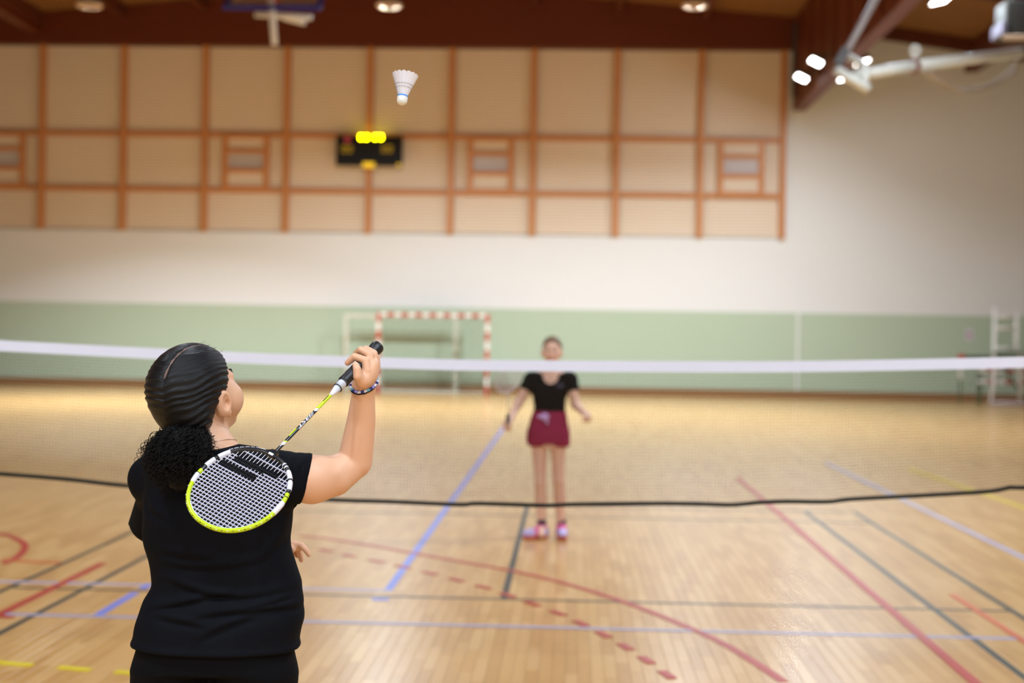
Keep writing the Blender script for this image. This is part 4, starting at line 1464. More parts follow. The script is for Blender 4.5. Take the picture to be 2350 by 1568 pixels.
def curls(name, specs, rad, m, parent, sides=3, steps=46):
    """specs: list of (start, axis direction points, coil radius, turns, phase)"""
    V, Fc = [], []
    n0 = 0
    tt = np.linspace(0, 1, steps)
    for path, cr, turns, ph in specs:
        C = np.stack([np.interp(tt, np.linspace(0, 1, len(path)), path[:, k]) for k in range(3)], 1)
        Tn = np.gradient(C, axis=0); Tn /= np.linalg.norm(Tn, axis=1)[:, None] + 1e-9
        a = np.array([1.0, 0.3, 0.1]); N = np.cross(Tn, a); N /= np.linalg.norm(N, axis=1)[:, None]
        Bn = np.cross(Tn, N)
        an = 2 * math.pi * turns * tt + ph
        w_ = cr * np.clip(tt * 6, 0.15, 1)
        P = C + w_[:, None] * (np.cos(an)[:, None] * N + np.sin(an)[:, None] * Bn)
        T2 = np.gradient(P, axis=0); T2 /= np.linalg.norm(T2, axis=1)[:, None] + 1e-9
        N2 = np.cross(T2, a); N2 /= np.linalg.norm(N2, axis=1)[:, None] + 1e-9
        B2 = np.cross(T2, N2)
        r = rad * (1 - 0.7 * tt ** 2)
        ring = []
        for j in range(sides):
            x = 2 * math.pi * j / sides
            ring.append(P + r[:, None] * (math.cos(x) * N2 + math.sin(x) * B2))
        R_ = np.stack(ring, 1).reshape(-1, 3)
        V.append(R_)
        i = np.arange(steps - 1)[:, None]; j = np.arange(sides)[None]
        q = np.stack([i * sides + j, i * sides + (j + 1) % sides, (i + 1) * sides + (j + 1) % sides, (i + 1) * sides + j], -1).reshape(-1, 4)
        Fc.append(q + n0); n0 += len(R_)
    o = mesh_obj(name, np.vstack(V), np.vstack(Fc), m, parent, smooth=True)
    return tag(o, kind='stuff')


# curly ponytail: a soft core and many spiral locks around it
tie = H(*TIE)
pt_c = [J(418, 1000, -0.080), J(412, 1022, -0.105), J(406, 1060, -0.128), J(412, 1104, -0.125)]
Pn = Field()
Pn.add(f_chain(pt_c, [0.018, 0.036, 0.044, 0.024]), 0.0)
Pn.disp(lambda P: 0.004 * np.sin(P[:, 0] * 150 + 3 * np.sin(P[:, 2] * 90)) * np.sin(P[:, 2] * 160 + P[:, 1] * 120))
pony = sdf_obj('ponytail', Pn, 0.004, m_curl, player, n=1)
tag(pony, 'bushy black-brown curly ponytail tied at the nape')
specs = []
path_c = np.array([J(426, 982, -0.074)] + pt_c[1:])
for i in range(1300):
    a = rng.uniform(0, 2 * math.pi)
    e = rng.uniform(0.35, 1.0)
    t0_ = max(0.0, rng.uniform(-0.35, 0.6)); t1_ = min(1.0, t0_ + rng.uniform(0.3, 0.6))
    ts = np.linspace(t0_, t1_, 5)
    base = np.stack([np.interp(ts, [0, 0.3, 0.65, 1], path_c[:, k]) for k in range(3)], 1)
    env = np.interp(ts, [0, 0.12, 0.3, 0.65, 1.0], [0.034, 0.060, 0.073, 0.070, 0.044])
    off = np.stack([np.cos(a) * env * 1.06, np.sin(a) * env * 0.85, 0.0 * env], 1) * (0.55 + 0.45 * e)
    wob = np.cumsum(rng.normal(0, 0.004, (5, 3)), 0)
    pth = base + off + wob
    pth[:, 2] -= np.linspace(0, 0.012, 5)
    specs.append((catmull(pth, 4), rng.uniform(0.0035, 0.0065), rng.uniform(3, 6), rng.uniform(0, 6.28)))
curls('curl_locks', specs, 0.00085, m_curl, player).parent = pony
# loose fine hairs at the crown, temple and nape
specs = []
for i in range(90):
    kind = rng.choice([0, 2], p=[0.45, 0.55])
    if kind == 0: p = unit((rng.normal(0.03, 0.03), rng.uniform(-0.02, 0.09), 0.09)) * np.array([0.085, 0.10, 0.098])
    elif kind == 1: p = np.array([0.074, rng.uniform(0.01, 0.045), rng.uniform(-0.03, 0.02)])
    else: p = np.array([rng.uniform(0.03, 0.06), rng.uniform(-0.055, -0.03), rng.uniform(-0.115, -0.075)])
    d_ = unit(np.array([p[0] * 6 + rng.normal(0, 0.4), 0.5 * (kind < 2) + rng.normal(0, 0.5), (0.5 if kind == 0 else -0.5) + rng.normal(0, 0.4)]))
    L_ = rng.uniform(0.008, 0.02)
    pth = np.array([HC + Rh @ (p * 0.98), HC + Rh @ (p + d_ * L_ * 0.5 + rng.normal(0, 0.002, 3)), HC + Rh @ (p + d_ * L_)])
    specs.append((catmull(pth, 4), 0.0012, rng.uniform(1, 2.5), rng.uniform(0, 6)))
curls('loose_hairs', specs, 0.00028, m_curl, player, steps=20).parent = hair

# face details, necklace, earring, bracelets
for s in (-1, 1):
    F = Field(); F.add(f_ell(H(s * 0.0318, 0.0800, -0.021), (0.0125, 0.0125, 0.0125)))
    e_ = sdf_obj('eye', F, 0.002, m_eye, player, n=1)
    ic = H(s * 0.0318, 0.0910, -0.0195)
    MB().lathe(ic, Rh @ np.array([0, 1, 0]), [(0, 0.0068), (0.0012, 0.0060), (0.0017, 0.002)], 14).build('iris', m_iris, player).parent = e_
    MB().tube(catmull([H(s * 0.015, 0.1015, 0.004), H(s * 0.032, 0.0962, 0.010), H(s * 0.051, 0.0830, 0.006)], 5), [0.002] * 5 + [0.0024] * 3 + [0.001] * 3, 6).build('eyebrow', m_brow, player)
MB().tube(catmull([H(-0.0225, 0.0935, -0.092), H(-0.0085, 0.1023, -0.090), H(0.0, 0.1023, -0.091), H(0.0085, 0.1023, -0.090), H(0.0225, 0.0935, -0.092)], 4), 0.0028, 6).build('lips', m_lip, player, smooth=True)
ec = H(0.085, 0.012, -0.072)
MB().tube([ec + 0.007 * (math.cos(a) * (Rh @ np.array([0.3, 1, 0])) + math.sin(a) * (Rh @ np.array([0, 0, 1.0]))) for a in np.linspace(0, 2 * math.pi, 20, endpoint=False)], 0.0007, 6, closed=True).build('hoop_earring', mat('gold', srgb(220, 180, 110), 0.25, 0.5, metal=1.0), player, smooth=True)
ring_c = NB + neck_axis * 0.026
e1 = unit(np.cross(neck_axis, (0, 1, 0))); e2 = np.cross(neck_axis, e1)


def on_body(c, d_, r0, F, off):
    """walk out from c along d_ to the surface of the body field"""
    rr = np.linspace(r0, 0.12, 60)
    P = c + rr[:, None] * d_
    val = F(P)
    i = np.argmax(val > 0)
    return P[i] + d_ * off


pts = []
for a in np.linspace(0, 2 * math.pi, 40, endpoint=False):
    d_ = math.cos(a) * e1 + math.sin(a) * e2
    pts.append(on_body(ring_c + neck_axis * (0.012 * math.sin(a + 0.4)), d_, 0.02, B, 0.0008))
MB().tube(pts, 0.0009, 6, closed=True).build('necklace', mat('rose_gold_chain', srgb(226, 190, 170), 0.25, 0.5, metal=0.8), player, smooth=True)
wa = unit(G(840, 858, 0) - WR)
w1 = unit(np.cross(wa, (0, 1, 0))); w2 = np.cross(wa, w1)
m_b = [mat('white_bead', srgb(225, 222, 235), 0.4, 0.4), mat('navy_bead', srgb(40, 40, 120), 0.4, 0.4), mat('teal_bead', srgb(100, 170, 190), 0.4, 0.4), mat('lilac_bead', srgb(150, 140, 220), 0.4, 0.4)]
pts = []
nb = 54
tilt_ = -0.013
for a in np.linspace(0, 2 * math.pi, nb, endpoint=False):
    d_ = math.cos(a) * w1 + math.sin(a) * w2
    pts.append(on_body(WR + wa * (0.012 + tilt_ * math.cos(a)), d_, 0.012, B, 0.0022))
seq = [(0, 1, 0, 2, 1, 3)[(i // 2) % 6] for i in range(nb)]
MB().tube(pts, 0.0033, 8, closed=True, ms=seq).build('bracelet', m_b, player, smooth=True)
pts = []
for a in np.linspace(0, 2 * math.pi, nb, endpoint=False):
    d_ = math.cos(a) * w1 + math.sin(a) * w2
    pts.append(on_body(WR + wa * (0.005 + tilt_ * math.cos(a)), d_, 0.012, B, 0.001))
MB().tube(pts, 0.0016, 6, closed=True).build('bracelet_cord', mat('dark_cord', srgb(30, 34, 44), 0.6, 0.3), player, smooth=True)

# ------------------------------------------------------------------ the racket she holds
hc_px = (552.0, 1125.0)


HCU = su0(*hc_px)
Yc = (butt + ru * HCU)[1]
wv_ = at(hc_px[0] + 86, hc_px[1] + 46.5, Yc) - at(*hc_px, Yc)
ray_ = unit(at(*hc_px, Yc) - np.array([0, 0, CAMZ]))
wv_ = wv_ - ray_ * (wv_ @ ru) / (ray_ @ ru)
HV = float(np.linalg.norm(wv_))           # half width of the head (centre line)
rv = wv_ / HV
rn = np.cross(ru, rv)
if rn[1] > 0: rn = -rn                    # rn looks at the camera
racket = empty('badminton_racket', tuple(butt), 'black, white and lime badminton racket hanging behind the player\'s back', 'racket')


def Rk(u, v, n=0.0): return butt + ru * u + rv * v + rn * n


HU = 0.668 - HCU - 0.005                  # half length of the head (centre line)
print('racket head', round(HU, 4), round(HV, 4), round(HCU, 4))
mk_black = mat('gloss_black_racket', (0.012, 0.012, 0.014), 0.25, 0.5)
mk_white = mat('gloss_white_racket', srgb(232, 230, 240), 0.25, 0.5, var=0.02)
mk_lime = mat('gloss_lime_racket', srgb(198, 222, 10), 0.3, 0.5, var=0.03)
mk_grip = mat('black_grip_tape', (0.010, 0.010, 0.012), 0.38, 0.5, var=0.1, bump=0.1, bscale=400)
mk_silver = mat('silver_collar', srgb(206, 208, 218), 0.3, 0.5)
mk_string = mat('white_string', srgb(232, 228, 240), 0.35, 0.4, var=0.02)
mk_cross = mat('grey_white_cross_string', srgb(184, 184, 206), 0.4, 0.4, var=0.02)
mk_ink = mat('black_stencil_ink', (0.008, 0.008, 0.010), 0.6, 0.2)


def head_pt(th, du=0.0, dv=0.0):
    c, s = math.cos(th), math.sin(th)
    u = (HU + du) * math.copysign(abs(c) ** 0.96, c); v = (HV + dv) * math.copysign(abs(s) ** 0.93, s)
    return HCU + u, v


segs = [(-180, 180, 0), (-70, 84, 2), (84, 100, 1), (100, 106, 2), (108, 113, 2), (118, 131, 1), (134, 148, 1), (152, 155, 1), (158, 160, 1),
        (-127, -112, 1), (-107, -95, 1), (-89, -84, 2), (-82, -70, 1)]
NF = 288
ms = []
for i in range(NF):
    a = -180 + 360 * (i + 0.5) / NF
    m = 0
    for lo, hi, k in segs:
        if lo <= a < hi: m = k
    ms.append(m)
pts, rr = [], []
for i in range(NF):
    th = math.radians(-180 + 360 * i / NF)
    u, v = head_pt(th)
    pts.append(Rk(u, v))
frame = MB()
# flattened oval tube: wide in the string direction
V_, F_, M_ = [], [], []
NS = 10
for i in range(NF):
    th = math.radians(-180 + 360 * i / NF)
    u0, v0 = head_pt(th - 0.01); u1, v1 = head_pt(th + 0.01)
    t = unit(ru * (u1 - u0) + rv * (v1 - v0)); o_ = np.cross(t, rn)
    p = Rk(*head_pt(th))
    fat = 0.0009 if ms[i] == 1 else 0.0
    for j in range(NS):
        x = 2 * math.pi * j / NS
        V_.append(p + o_ * math.cos(x) * (0.0049 + fat) + rn * math.sin(x) * (0.0058 + fat))
for i in range(NF):
    i2 = (i + 1) % NF
    for j in range(NS):
        j2 = (j + 1) % NS
        F_.append([i * NS + j, i * NS + j2, i2 * NS + j2, i2 * NS + j]); M_.append(ms[i])
mesh_obj('head_frame', V_, F_, None, racket, True, [mk_black, mk_white, mk_lime], M_)
# pale inner edge of the lime half and the black grommet ticks on its outside
for i, a in enumerate(np.arange(-64, 84, 6.5)):
    th = math.radians(a)
    u, v = head_pt(th, 0.0040, 0.0040); ua, va = head_pt(th + 0.018, 0.0040, 0.0040)
    MB().tube([Rk(u, v, 0.0028), Rk(ua, va, 0.0028)], 0.0013, 6).build('grommet', mk_black if i % 2 else mk_white, racket)
inner = [Rk(*head_pt(math.radians(a), -0.0042, -0.0042), 0.001) for a in np.arange(-40, 62, 3)]
MB().tube(inner, 0.0019, 6).build('grommet_strip', mk_white, racket, smooth=True)
# lettering blocks along the outside of the throat side
for a0 in np.arange(-171, -132, 6.4):
    q = []
    for (da, n_) in ((0.0, -0.0015), (4.4, -0.0015), (5.8, 0.0042), (1.4, 0.0042)):
        th = math.radians(a0 + da)
        u, v = head_pt(th, 0.0046, 0.0046)
        q.append(Rk(u, v, n_))
    cen = Rk(HCU, 0)
    q2 = [p + unit(p - cen) * 0.0008 + rn * 0.0004 for p in q]
    MB().add(q + q2, [[4, 5, 6, 7], [0, 1, 5, 4], [1, 2, 6, 5], [2, 3, 7, 6], [3, 0, 4, 7]]).build('frame_letter', mk_white, racket)
# strings
ncr = 0


def stencil(un, vn):
    """black mark printed on the strings, in head-normalised coordinates (u to the tip, v to the right)"""
    a = abs(un - (-0.562 - 0.075 * (vn + 0.63))) < 0.075 and -0.64 < vn < 0.47
    b = abs(un - (-0.330 - 0.056 * (vn + 0.85))) < 0.065 and -0.84 < vn < 0.09
    return a or b


def string(p_fun, t0_, t1_, r, m, name):
    n = max(8, int((t1_ - t0_) / 0.0035))
    tt = np.linspace(t0_, t1_, n)
    uv = [p_fun(t) for t in tt]
    pts = [Rk(u, v, dn) for u, v, dn in uv]
    ms_ = [1 if stencil((uv[i][0] - HCU) / HU, uv[i][1] / HV) else 0 for i in range(n - 1)]
    MB().tube(pts, r, 5, ms=ms_).build(name, [m, mk_ink], racket, smooth=True)


NM = 22
for i in range(NM):
    v = HV * (-0.93 + 1.86 * i / (NM - 1))
    h = HU * math.sqrt(max(0, 1 - (abs(v) / HV) ** 2.1)) * 0.985
    ph = i % 2
    string(lambda t, v=v, ph=ph: (HCU + t, v, 0.0004 * (1 if ph else -1) * math.sin(t * 520)), -h, h, 0.0007, mk_string, 'main_string')
ucs = [-0.80] + [-0.62 + 1.50 * i / 20 for i in range(21)]
for i, un in enumerate(ucs):
    u = HU * un
    h = HV * math.sqrt(max(0, 1 - abs(un) ** 2.1)) * 0.985
    string(lambda t, u=u: (HCU + u, t, -0.0006), -h, h, 0.0018, mk_cross, 'cross_string')

# joint, shaft, cone and grip
u_thr = HCU - HU
MB().obox(Rk(u_thr - 0.003, 0), ru, rv, rn, 0.010, 0.009, 0.0052).build('t_joint', mk_black, racket)
MB().obox(Rk(u_thr + 0.001, -0.002, 0.0052), ru, rv, rn, 0.003, 0.006, 0.0008).build('joint_badge', mk_white, racket)
U_CAP = 0.205                             # shaft leaves the cone
SHR = 0.0040


def shaft_seg(u0, u1, c0, c1, m, name, r=SHR):
    """piece of shaft whose ends are cut to chevrons pointing to the tip"""
    n = 20; v, f = [], []
    for (u, c) in ((u0, c0), (u0 * 0.5 + u1 * 0.5, (c0 + c1) / 2), (u1, c1)):
        for j in range(n):
            x = 2 * math.pi * j / n
            v.append(Rk(u + c * abs(math.sin(x)) ** 1.0 * (1 if math.sin(x) > 0 else 1) * 0 + c * max(0.0, math.sin(x)), r * math.cos(x), r * math.sin(x)))
    for i in range(2):
        for j in range(n):
            j2 = (j + 1) % n
            f.append([i * n + j, i * n + j2, (i + 1) * n + j2, (i + 1) * n + j])
    return mesh_obj(name, v, f, m, racket, True)


su = su0
marks = [su(756, 898), su(727, 932), su(721, 937), su(677, 987), su(652, 1008), su(648, 1012), su(642, 1018), su(637, 1026)]
ch = 0.007
shaft_seg(marks[0] - 0.02, marks[1], 0, ch, mk_lime, 'shaft_band')
shaft_seg(marks[1], marks[2], ch, ch, mk_white, 'shaft_band')
shaft_seg(marks[2], marks[4] - 0.004, ch, ch, mk_black, 'shaft_band')
shaft_seg(marks[4] - 0.004, marks[4], ch, ch, mk_lime, 'shaft_band')
shaft_seg(marks[4], marks[5] + 0.004, ch, ch, mk_white, 'shaft_band')
shaft_seg(marks[5] + 0.004, u_thr, ch, 0, mk_black, 'shaft_band')
uw = marks[6] + 0.002
MB().obox(Rk(uw, -0.0005, SHR + 0.0002), ru, rv, rn, 0.0045, 0.0008, 0.0003).build('shaft_mark', mk_white, racket)


def wrap_text(txt, u0, u1, r, m, name, size=1.0, width=1.0, shear=0.35):
    cu = bpy.data.curves.new('tmp_text', 'FONT'); cu.body = txt; cu.shear = shear; cu.offset = 0.022
    ob = bpy.data.objects.new('tmp_text', cu); COL.objects.link(ob)
    dg = bpy.context.evaluated_depsgraph_get()
    me = bpy.data.meshes.new_from_object(ob.evaluated_get(dg))
    bpy.data.objects.remove(ob, do_unlink=True)
    bm = bmesh.new(); bm.from_mesh(me)
    bmesh.ops.triangulate(bm, faces=bm.faces[:])
    bmesh.ops.subdivide_edges(bm, edges=[e for e in bm.edges if e.calc_length() > 0.15], cuts=2)
    co = np.array([v.co[:] for v in bm.verts])
    x0, x1 = co[:, 0].min(), co[:, 0].max(); y0, y1 = co[:, 1].min(), co[:, 1].max()
    vs_ = []
    for c in co:
        u = u0 + (u1 - u0) * (c[0] - x0) / (x1 - x0)
        an = ((c[1] - y0) / (y1 - y0) - 0.5) * width
        vs_.append(Rk(u, r * math.sin(an), r * math.cos(an)))
    bm.verts.index_update()
    fs = [[v.index for v in f.verts] for f in bm.faces]
    bm.free()
    return mesh_obj(name, vs_, fs, m, racket)


ta, tb = su(715, 942), su(680, 982)
wrap_text('FIRST', ta, tb, SHR + 0.0003, mk_white, 'shaft_lettering', width=2.3)
la, lb = su(679, 985), su(662, 1000)
MB().obox(Rk((la + lb) / 2, -0.0018, SHR * 0.9 + 0.0002), ru, rv, unit(rn * 0.9 - rv * 0.4), (lb - la) / 2, 0.0013, 0.0003).build('shaft_mark', mk_lime, racket)
for k in range(5):
    MB().obox(Rk(su(747, 905) + 0.0045 * k, -0.0012, SHR + 0.0001), ru, rv, rn, 0.0014, 0.0010, 0.0003).build('shaft_tick', mk_black, racket)
uc0, uc1, uc2 = su(785, 870), su(771, 885), su(756, 899)
MB().lathe(Rk(uc0 - 0.004, 0), ru, [(0, 0.0118), (0.012, 0.0108), (uc1 - uc0 + 0.006, 0.0098)], 24).build('collar', mk_silver, racket, smooth=True)
ub = uc1 + 0.002
MB().lathe(Rk(ub, 0), ru, [(0, 0.0098), (uc2 - ub, 0.0052), (uc2 - ub + 0.006, 0.0044)], 24).build('cone', mk_white, racket, smooth=True)
for uu in (uc0 + 0.006, uc1 + 0.001):
    MB().tube([Rk(uu, 0.0108 * math.cos(a), 0.0108 * math.sin(a)) for a in np.linspace(0, 2 * math.pi, 24, endpoint=False)], 0.0012, 6, closed=True).build('collar_ring', mk_black, racket, smooth=True)
prof = [(0.0, 0.006), (0.001, 0.0155), (0.005, 0.0172), (0.014, 0.0170), (0.026, 0.0148), (0.032, 0.0140)]
u = 0.032
while u < uc0 - 0.004:                    # overlapping turns of the grip tape
    prof += [(u, 0.0134), (u + 0.020, 0.0140), (u + 0.022, 0.0134)]
    u += 0.024
prof.append((uc0 - 0.001, 0.0126))
MB().lathe(butt, ru, prof, 28).build('grip', mk_grip, racket, smooth=True)

# ------------------------------------------------------------------ shuttlecock in the air
sc0, sc1 = at(921.5, 241, 3.47), at(928.5, 166, 3.47)
sx = unit(sc1 - sc0)
sx = unit(sx + np.array([0, 0.22, 0]))
sh_root = empty('shuttlecock', tuple(sc0), 'white shuttlecock with blue band flying high over the net', 'shuttlecock')
m_cork = mat('white_cork_leather', srgb(236, 234, 228), 0.45, 0.4, var=0.02)
m_band = mat('blue_shuttle_band', srgb(84, 150, 232), 0.5, 0.4, var=0.02)
m_skirt = mat('white_shuttle_skirt', srgb(236, 234, 244), 0.55, 0.3, var=0.02)
LT = 0.079
MB().lathe(sc0, sx, [(0, 0.002), (0.0008, 0.006), (0.003, 0.0095), (0.007, 0.0122), (0.012, 0.0130), (0.020, 0.0130), (0.024, 0.0118)], 28).build('cork', m_cork, sh_root, smooth=True)
MB().lathe(sc0, sx, [(0.0205, 0.0128), (0.0212, 0.0133), (0.0242, 0.0131), (0.0248, 0.0122)], 28).build('blue_band', m_band, sh_root, smooth=True)
s1 = unit(np.cross(sx, (0, 1, 0))); s2 = np.cross(sx, s1)
nf = 16
v, f = [], []
for k in range(nf):
    v, f = [], []
    a0 = 2 * math.pi * k / nf
    for (t, half, lift) in ((0.0, 0.45, 0), (0.4, 0.50, 0), (0.72, 0.58, 0.0003), (0.92, 0.60, 0.0006), (1.0, 0.34, 0.0008)):
        for j in (-1, -0.33, 0.33, 1):
            an = a0 + j * half * 2 * math.pi / nf
            r = 0.0115 + (0.0315 - 0.0115) * t + lift + 0.0007 * (j + 1) * 0.5 - 0.0006 * abs(j)
            uu = 0.023 + (LT - 0.023) * t - 0.0012 * abs(j) * (t > 0.95)
            v.append(sc0 + sx * uu + r * (math.cos(an) * s1 + math.sin(an) * s2))
    for i in range(4):
        for j in range(3):
            f.append([4 * i + j, 4 * i + j + 1, 4 * i + 5 + j, 4 * i + 4 + j])
    n0 = len(v)
    v2 = [p - 0.0006 * unit((p - sc0) - sx * ((p - sc0) @ sx)) for p in v]
    f2 = [[i + n0 for i in q][::-1] for q in f]
    mesh_obj('feather', v + v2, f + f2, m_skirt, sh_root, True)
for t, rad in ((0.36, 0.0005), (0.50, 0.0005)):
    r = 0.0115 + (0.0315 - 0.0115) * t + 0.0012
    MB().tube([sc0 + sx * (0.023 + (LT - 0.023) * t) + r * (math.cos(a) * s1 + math.sin(a) * s2) for a in np.linspace(0, 2 * math.pi, 40, endpoint=False)], rad, 5, closed=True).build('thread_ring', mat('grey_thread', srgb(200, 198, 210), 0.6, 0.2), sh_root, smooth=True)

# ------------------------------------------------------------------ the opponent behind the net (facing the camera)
YO = 11.15


def O(px, py, dy=0.0): return at(px, py, YO + dy)


opp = empty('person', (O(1262, 1240)[0], YO, 0), 'woman in black top and burgundy shorts facing the camera behind the net', 'person')
Ho = O(1267, 800, 0.0)
Ro = rot((0, 0, 1), math.pi - 0.05) @ rot((1, 0, 0), 0.05)


def HO(x, y, z): return Ho + Ro @ np.array([x, y, z])


Bo = Field()
head_field(Bo, HO, Ro, 0.97)
nb_o = O(1264, 856, 0.01)
Bo.add(f_cap(HO(0, -0.02, -0.06), nb_o, 0.048, 0.052), 0.03)
srO, slO = O(1219, 872, 0.0), O(1308, 872, 0.0)
erO, elO = O(1190, 925, -0.04), O(1322, 930, -0.05)
wrO, wlO = O(1172, 960, -0.22), O(1338, 946, -0.20)
Bo.add(f_cap(nb_o, srO, 0.046, 0.046), 0.05); Bo.add(f_cap(nb_o, slO, 0.046, 0.046), 0.05)
rowsO = [(866, 1222, 1306, 0.075), (890, 1224, 1302, 0.098), (915, 1226, 1297, 0.098), (940, 1228, 1295, 0.088), (960, 1222, 1298, 0.095), (990, 1214, 1302, 0.108), (1010, 1212, 1303, 0.108), (1026, 1214, 1302, 0.10)]
To = []
for py, a, b_, dpt in rowsO:
    A, B_ = O(a, py), O(b_, py)
    To.append(((A[2] + B_[2]) / 2, (A[0] + B_[0]) / 2, YO, (B_[0] - A[0]) / 2, dpt, 0.0))
To = np.array(To)
loftO = lambda g, z0, z1: f_loft(To[:, 0], To[:, 1], To[:, 2], To[:, 3] + g, To[:, 4] + g, To[:, 5], z0, z1, 2.2)
Bo.add(loftO(-0.008, To[-1, 0], To[0, 0]), 0.04)
for s_, e_, w_, hand in ((srO, erO, wrO, -1), (slO, elO, wlO, 1)):
    Bo.add(f_cap(s_, e_, 0.045, 0.036), 0.03); Bo.add(f_cap(e_, w_, 0.036, 0.025), 0.02)
    d_ = unit(w_ - e_)
    palm = w_ + d_ * 0.06
    side = unit(np.cross(d_, (0, 0, 1))); upv = np.cross(side, d_)
    Bo.add(f_cap(w_, palm, 0.025, 0.028), 0.02)
    for q in range(4):
        b0 = palm + side * (q - 1.5) * 0.017
        curl = -upv * 0.03
        finger(Bo, [b0, b0 + d_ * 0.032, b0 + d_ * 0.045 + curl * 0.8, b0 + d_ * 0.03 + curl * 1.6], [0.0105, 0.0095, 0.0085, 0.0075], 0.006)
    finger(Bo, [w_ + d_ * 0.025 - side * 0.02 * hand, w_ + d_ * 0.05 - side * 0.04 * hand, w_ + d_ * 0.075 - side * 0.035 * hand - upv * 0.012], [0.013, 0.011, 0.009], 0.008)
hiO = (O(1238, 1012), O(1280, 1012)); knO = (O(1240, 1108, -0.02), O(1282, 1104, 0.0)); anO = (O(1243, 1215, 0.0), O(1288, 1206, 0.06))
anO[0][2] = 0.09; anO[1][2] = 0.09
for h_, k_, a_ in zip(hiO, knO, anO):
    Bo.add(f_cap(h_, k_, 0.068, 0.043), 0.02)
    cf = k_ * 0.65 + a_ * 0.35 + np.array([0, 0.02, 0])
    Bo.add(f_cap(k_, cf, 0.044, 0.047), 0.02); Bo.add(f_cap(cf, a_, 0.046, 0.031), 0.02)
    Bo.add(f_cap(a_, a_ + np.array([0, -0.08, -0.05]), 0.032, 0.025), 0.02)
sdf_obj('body', Bo, 0.0055, m_skin2, opp, n=2)
# top
So = Field()
z_w = O(1262, 954)[2]
So.add(loftO(0.010, z_w, To[0, 0] + 0.02), 0.0)
So.add(f_cap(nb_o + np.array([-0.03, 0, -0.03]), srO, 0.046, 0.056), 0.04); So.add(f_cap(nb_o + np.array([0.03, 0, -0.03]), slO, 0.046, 0.056), 0.04)
So.add(f_cap(srO, srO + unit(erO - srO) * 0.10, 0.057, 0.058), 0.03); So.add(f_cap(slO, slO + unit(elO - slO) * 0.12, 0.057, 0.058), 0.03)
for s_, e_ in ((srO, erO), (slO, elO)):
    d_ = unit(e_ - s_)
    So.sub(lim_cut(s_ + d_ * 0.095, d_, s_ + d_ * 0.16, 0.085), 0.005)
So.sub(f_cap(nb_o + np.array([0, -0.10, -0.018]), nb_o + np.array([0, -0.03, 0.12]), 0.066, 0.09), 0.01)
tag(sdf_obj('sports_top', So, 0.006, m_shirt, opp, n=2), 'black scoop-necked short-sleeved top')
lg = O(1286, 884)
MB().obox((lg[0], YO - 0.112, lg[2]), (1, 0, 0), (0, 1, 0), (0, 0, 1), 0.028, 0.004, 0.018).build('chest_logo', mat('grey_violet_print', srgb(58, 54, 76), 0.6, 0.3), opp)
# shorts
m_short = mat('burgundy_shorts', srgb(150, 34, 74), 0.7, 0.25, var=0.08)
Sh = Field()
Sh.add(loftO(0.014, O(1262, 1018)[2], O(1262, 942)[2]), 0.0)
for h_, k_ in zip(hiO, knO):
    Sh.add(f_cap(h_ + np.array([0, 0, 0.06]), h_ * 0.62 + k_ * 0.38, 0.084, 0.090), 0.03)
Sh.cut(plane(O(1260, 1025), (0, 0, -1)), 0.006)
Sh.cut(plane(O(1260, 942), (0, 0, 1)), 0.006)
tag(sdf_obj('shorts', Sh, 0.006, m_short, opp, n=2), 'loose burgundy shorts')
kc = O(1251, 955); kc[1] = YO - 0.118
m_knot = mat('lilac_ribbon', srgb(206, 170, 224), 0.6, 0.3)
F = Field(); F.add(f_ell(kc, (0.034, 0.014, 0.030))); F.add(f_cap(kc, kc + np.array([0.02, -0.01, -0.05]), 0.012, 0.008), 0.01); F.add(f_cap(kc, kc + np.array([-0.05, 0.0, 0.0]), 0.014, 0.010), 0.01)
tag(sdf_obj('ribbon_knot', F, 0.004, m_knot, opp, n=1), 'lilac ribbon knot at the waist')
# hair tied back
m_hair2 = mat('light_brown_hair', srgb(116, 86, 56), 0.5, 0.4, var=0.25, scale=60)
F = Field()
F.add(f_ell(HO(0, -0.010, 0.012), np.array([0.079, 0.096, 0.090]) * 0.97, Ro))
F.add(f_ell(HO(0, -0.105, 0.02), (0.035, 0.035, 0.035), Ro), 0.02)
F.add(f_cap(HO(0, -0.12, 0.01), HO(0.0, -0.125, -0.12), 0.03, 0.014), 0.02)


def hl2(P):
    q = (P - Ho) @ Ro
    return (q[:, 1] - np.interp(q[:, 2], [-0.12, -0.05, -0.01, 0.03, 0.06, 0.12], [-0.05, -0.02, 0.02, 0.055, 0.085, 0.15])) * 0.75


F.cut(hl2, 0.008)
F.disp(lambda P: 0.0012 * np.sin(((P - Ho) @ Ro)[:, 0] * 260))
tag(sdf_obj('hair', F, 0.005, m_hair2, opp, n=1), 'light brown hair tied back')
for s in (-1, 1):
    F = Field(); F.add(f_ell(HO(s * 0.029, 0.077, -0.019), (0.0118, 0.0118, 0.0118)))
    e_ = sdf_obj('eye', F, 0.003, m_eye, opp, n=1)
    MB().lathe(HO(s * 0.029, 0.0872, -0.019), Ro @ np.array([0, 1, 0]), [(0, 0.0055), (0.0015, 0.005), (0.002, 0.002)], 12).build('iris', m_iris, opp).parent = e_
    MB().tube(catmull([HO(s * 0.014, 0.093, 0.004), HO(s * 0.029, 0.088, 0.010), HO(s * 0.047, 0.076, 0.006)], 4), 0.0026, 6).build('eyebrow', m_hair2, opp)
MB().tube(catmull([HO(-0.021, 0.0855, -0.084), HO(0.0, 0.0945, -0.083), HO(0.021, 0.0855, -0.084)], 5), 0.004, 6).build('lips', m_lip, opp, smooth=True)
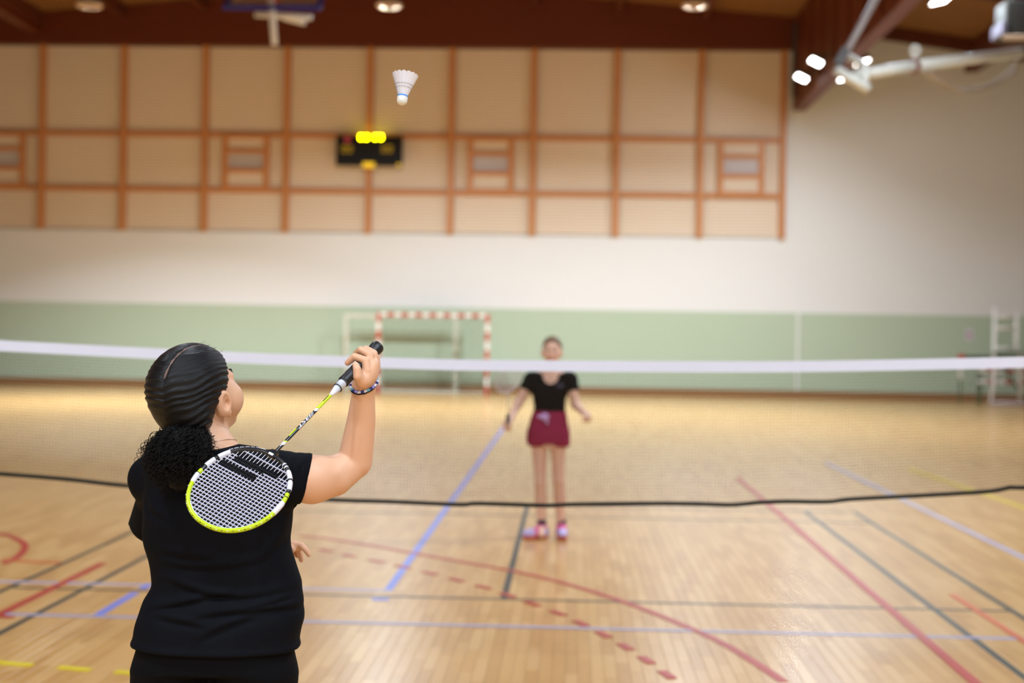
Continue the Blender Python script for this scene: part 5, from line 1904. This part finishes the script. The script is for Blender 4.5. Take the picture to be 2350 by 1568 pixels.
# shoes and socks
m_pink = mat('pink_mesh_shoe', srgb(236, 110, 160), 0.5, 0.4, var=0.1)
m_lav = mat('lavender_shoe_panel', srgb(206, 190, 240), 0.45, 0.4)
m_osole = mat('orange_pink_sole', srgb(226, 106, 84), 0.5, 0.4)
m_sock = mat('dark_sock', srgb(52, 44, 62), 0.7, 0.2)
for (a_, ang) in ((anO[0], -0.95), (anO[1], 0.10)):
    dr = np.array([math.sin(ang), -math.cos(ang), 0.0]); sd_ = np.array([dr[1], -dr[0], 0.0])
    Rf = np.stack([sd_, dr, np.array([0, 0, 1.0])], 1)
    base = np.array([a_[0], a_[1], 0.0])
    F = Field()
    F.add(f_ell(base + dr * 0.055 + np.array([0, 0, 0.048]), (0.044, 0.125, 0.040), Rf))
    F.add(f_cap(base + np.array([0, 0, 0.05]), base + np.array([0, 0, 0.10]), 0.046, 0.040), 0.03)
    F.cut(plane((0, 0, 0.024), (0, 0, -1)))

    def zone(c, base=base, dr=dr):
        t = (c - base) @ dr
        return ((t > 0.09) | ((t < 0.03) & (c[:, 2] < 0.085))).astype(int)
    sh = sdf_obj('shoe', F, 0.005, None, opp, n=1, mats=[m_pink, m_lav], mfun=zone)
    F = Field(); F.add(f_ell(base + dr * 0.055 + np.array([0, 0, 0.03]), (0.047, 0.130, 0.046), Rf))
    F.cut(plane((0, 0, 0.026), (0, 0, 1))); F.cut(plane((0, 0, 0.001), (0, 0, -1)))
    so = sdf_obj('sole', F, 0.005, m_osole, opp, n=1); so.parent = sh
    F = Field(); F.add(f_cap(base + np.array([0, 0, 0.09]), base + np.array([0, 0, 0.145]), 0.0385, 0.0365))
    F.cut(plane((0, 0, 0.15), (0, 0, 1)))
    sdf_obj('sock', F, 0.005, m_sock, opp, n=1)

# the opponent's racket, held out to the side
d_ = unit(wrO - erO)
gp = wrO + d_ * 0.075
hd = O(1166, 877, -0.63)
u2 = unit(hd - gp); hd = gp + u2 * 0.50
r2 = empty('badminton_racket', tuple(gp), 'pale racket held low by the opponent behind the net', 'racket')
v2 = unit(np.cross(u2, (0.3, 1, 0.2))); v2 = math.cos(0.8) * v2 + math.sin(0.8) * np.cross(u2, v2); n2 = np.cross(u2, v2)
MB().tube([gp - u2 * 0.07, gp + u2 * 0.10], 0.014, 10).build('grip', mk_grip, r2, smooth=True)
MB().tube([gp + u2 * 0.10, hd - u2 * 0.13], 0.004, 8).build('shaft', mk_white, r2, smooth=True)
MB().tube([hd + u2 * 0.13 * math.cos(a) + v2 * 0.105 * math.sin(a) for a in np.linspace(0, 2 * math.pi, 40, endpoint=False)], 0.005, 6, closed=True).build('head_frame', mk_white, r2, smooth=True)
for i in range(-8, 9):
    x = i / 9.0
    h = math.sqrt(1 - x * x) * 0.98
    MB().tube([hd + u2 * 0.13 * x - v2 * 0.105 * h, hd + u2 * 0.13 * x + v2 * 0.105 * h], 0.0008, 4).build('string', mk_string, r2)
    MB().tube([hd + v2 * 0.105 * x - u2 * 0.13 * h, hd + v2 * 0.105 * x + u2 * 0.13 * h], 0.0008, 4).build('string', mk_string, r2)
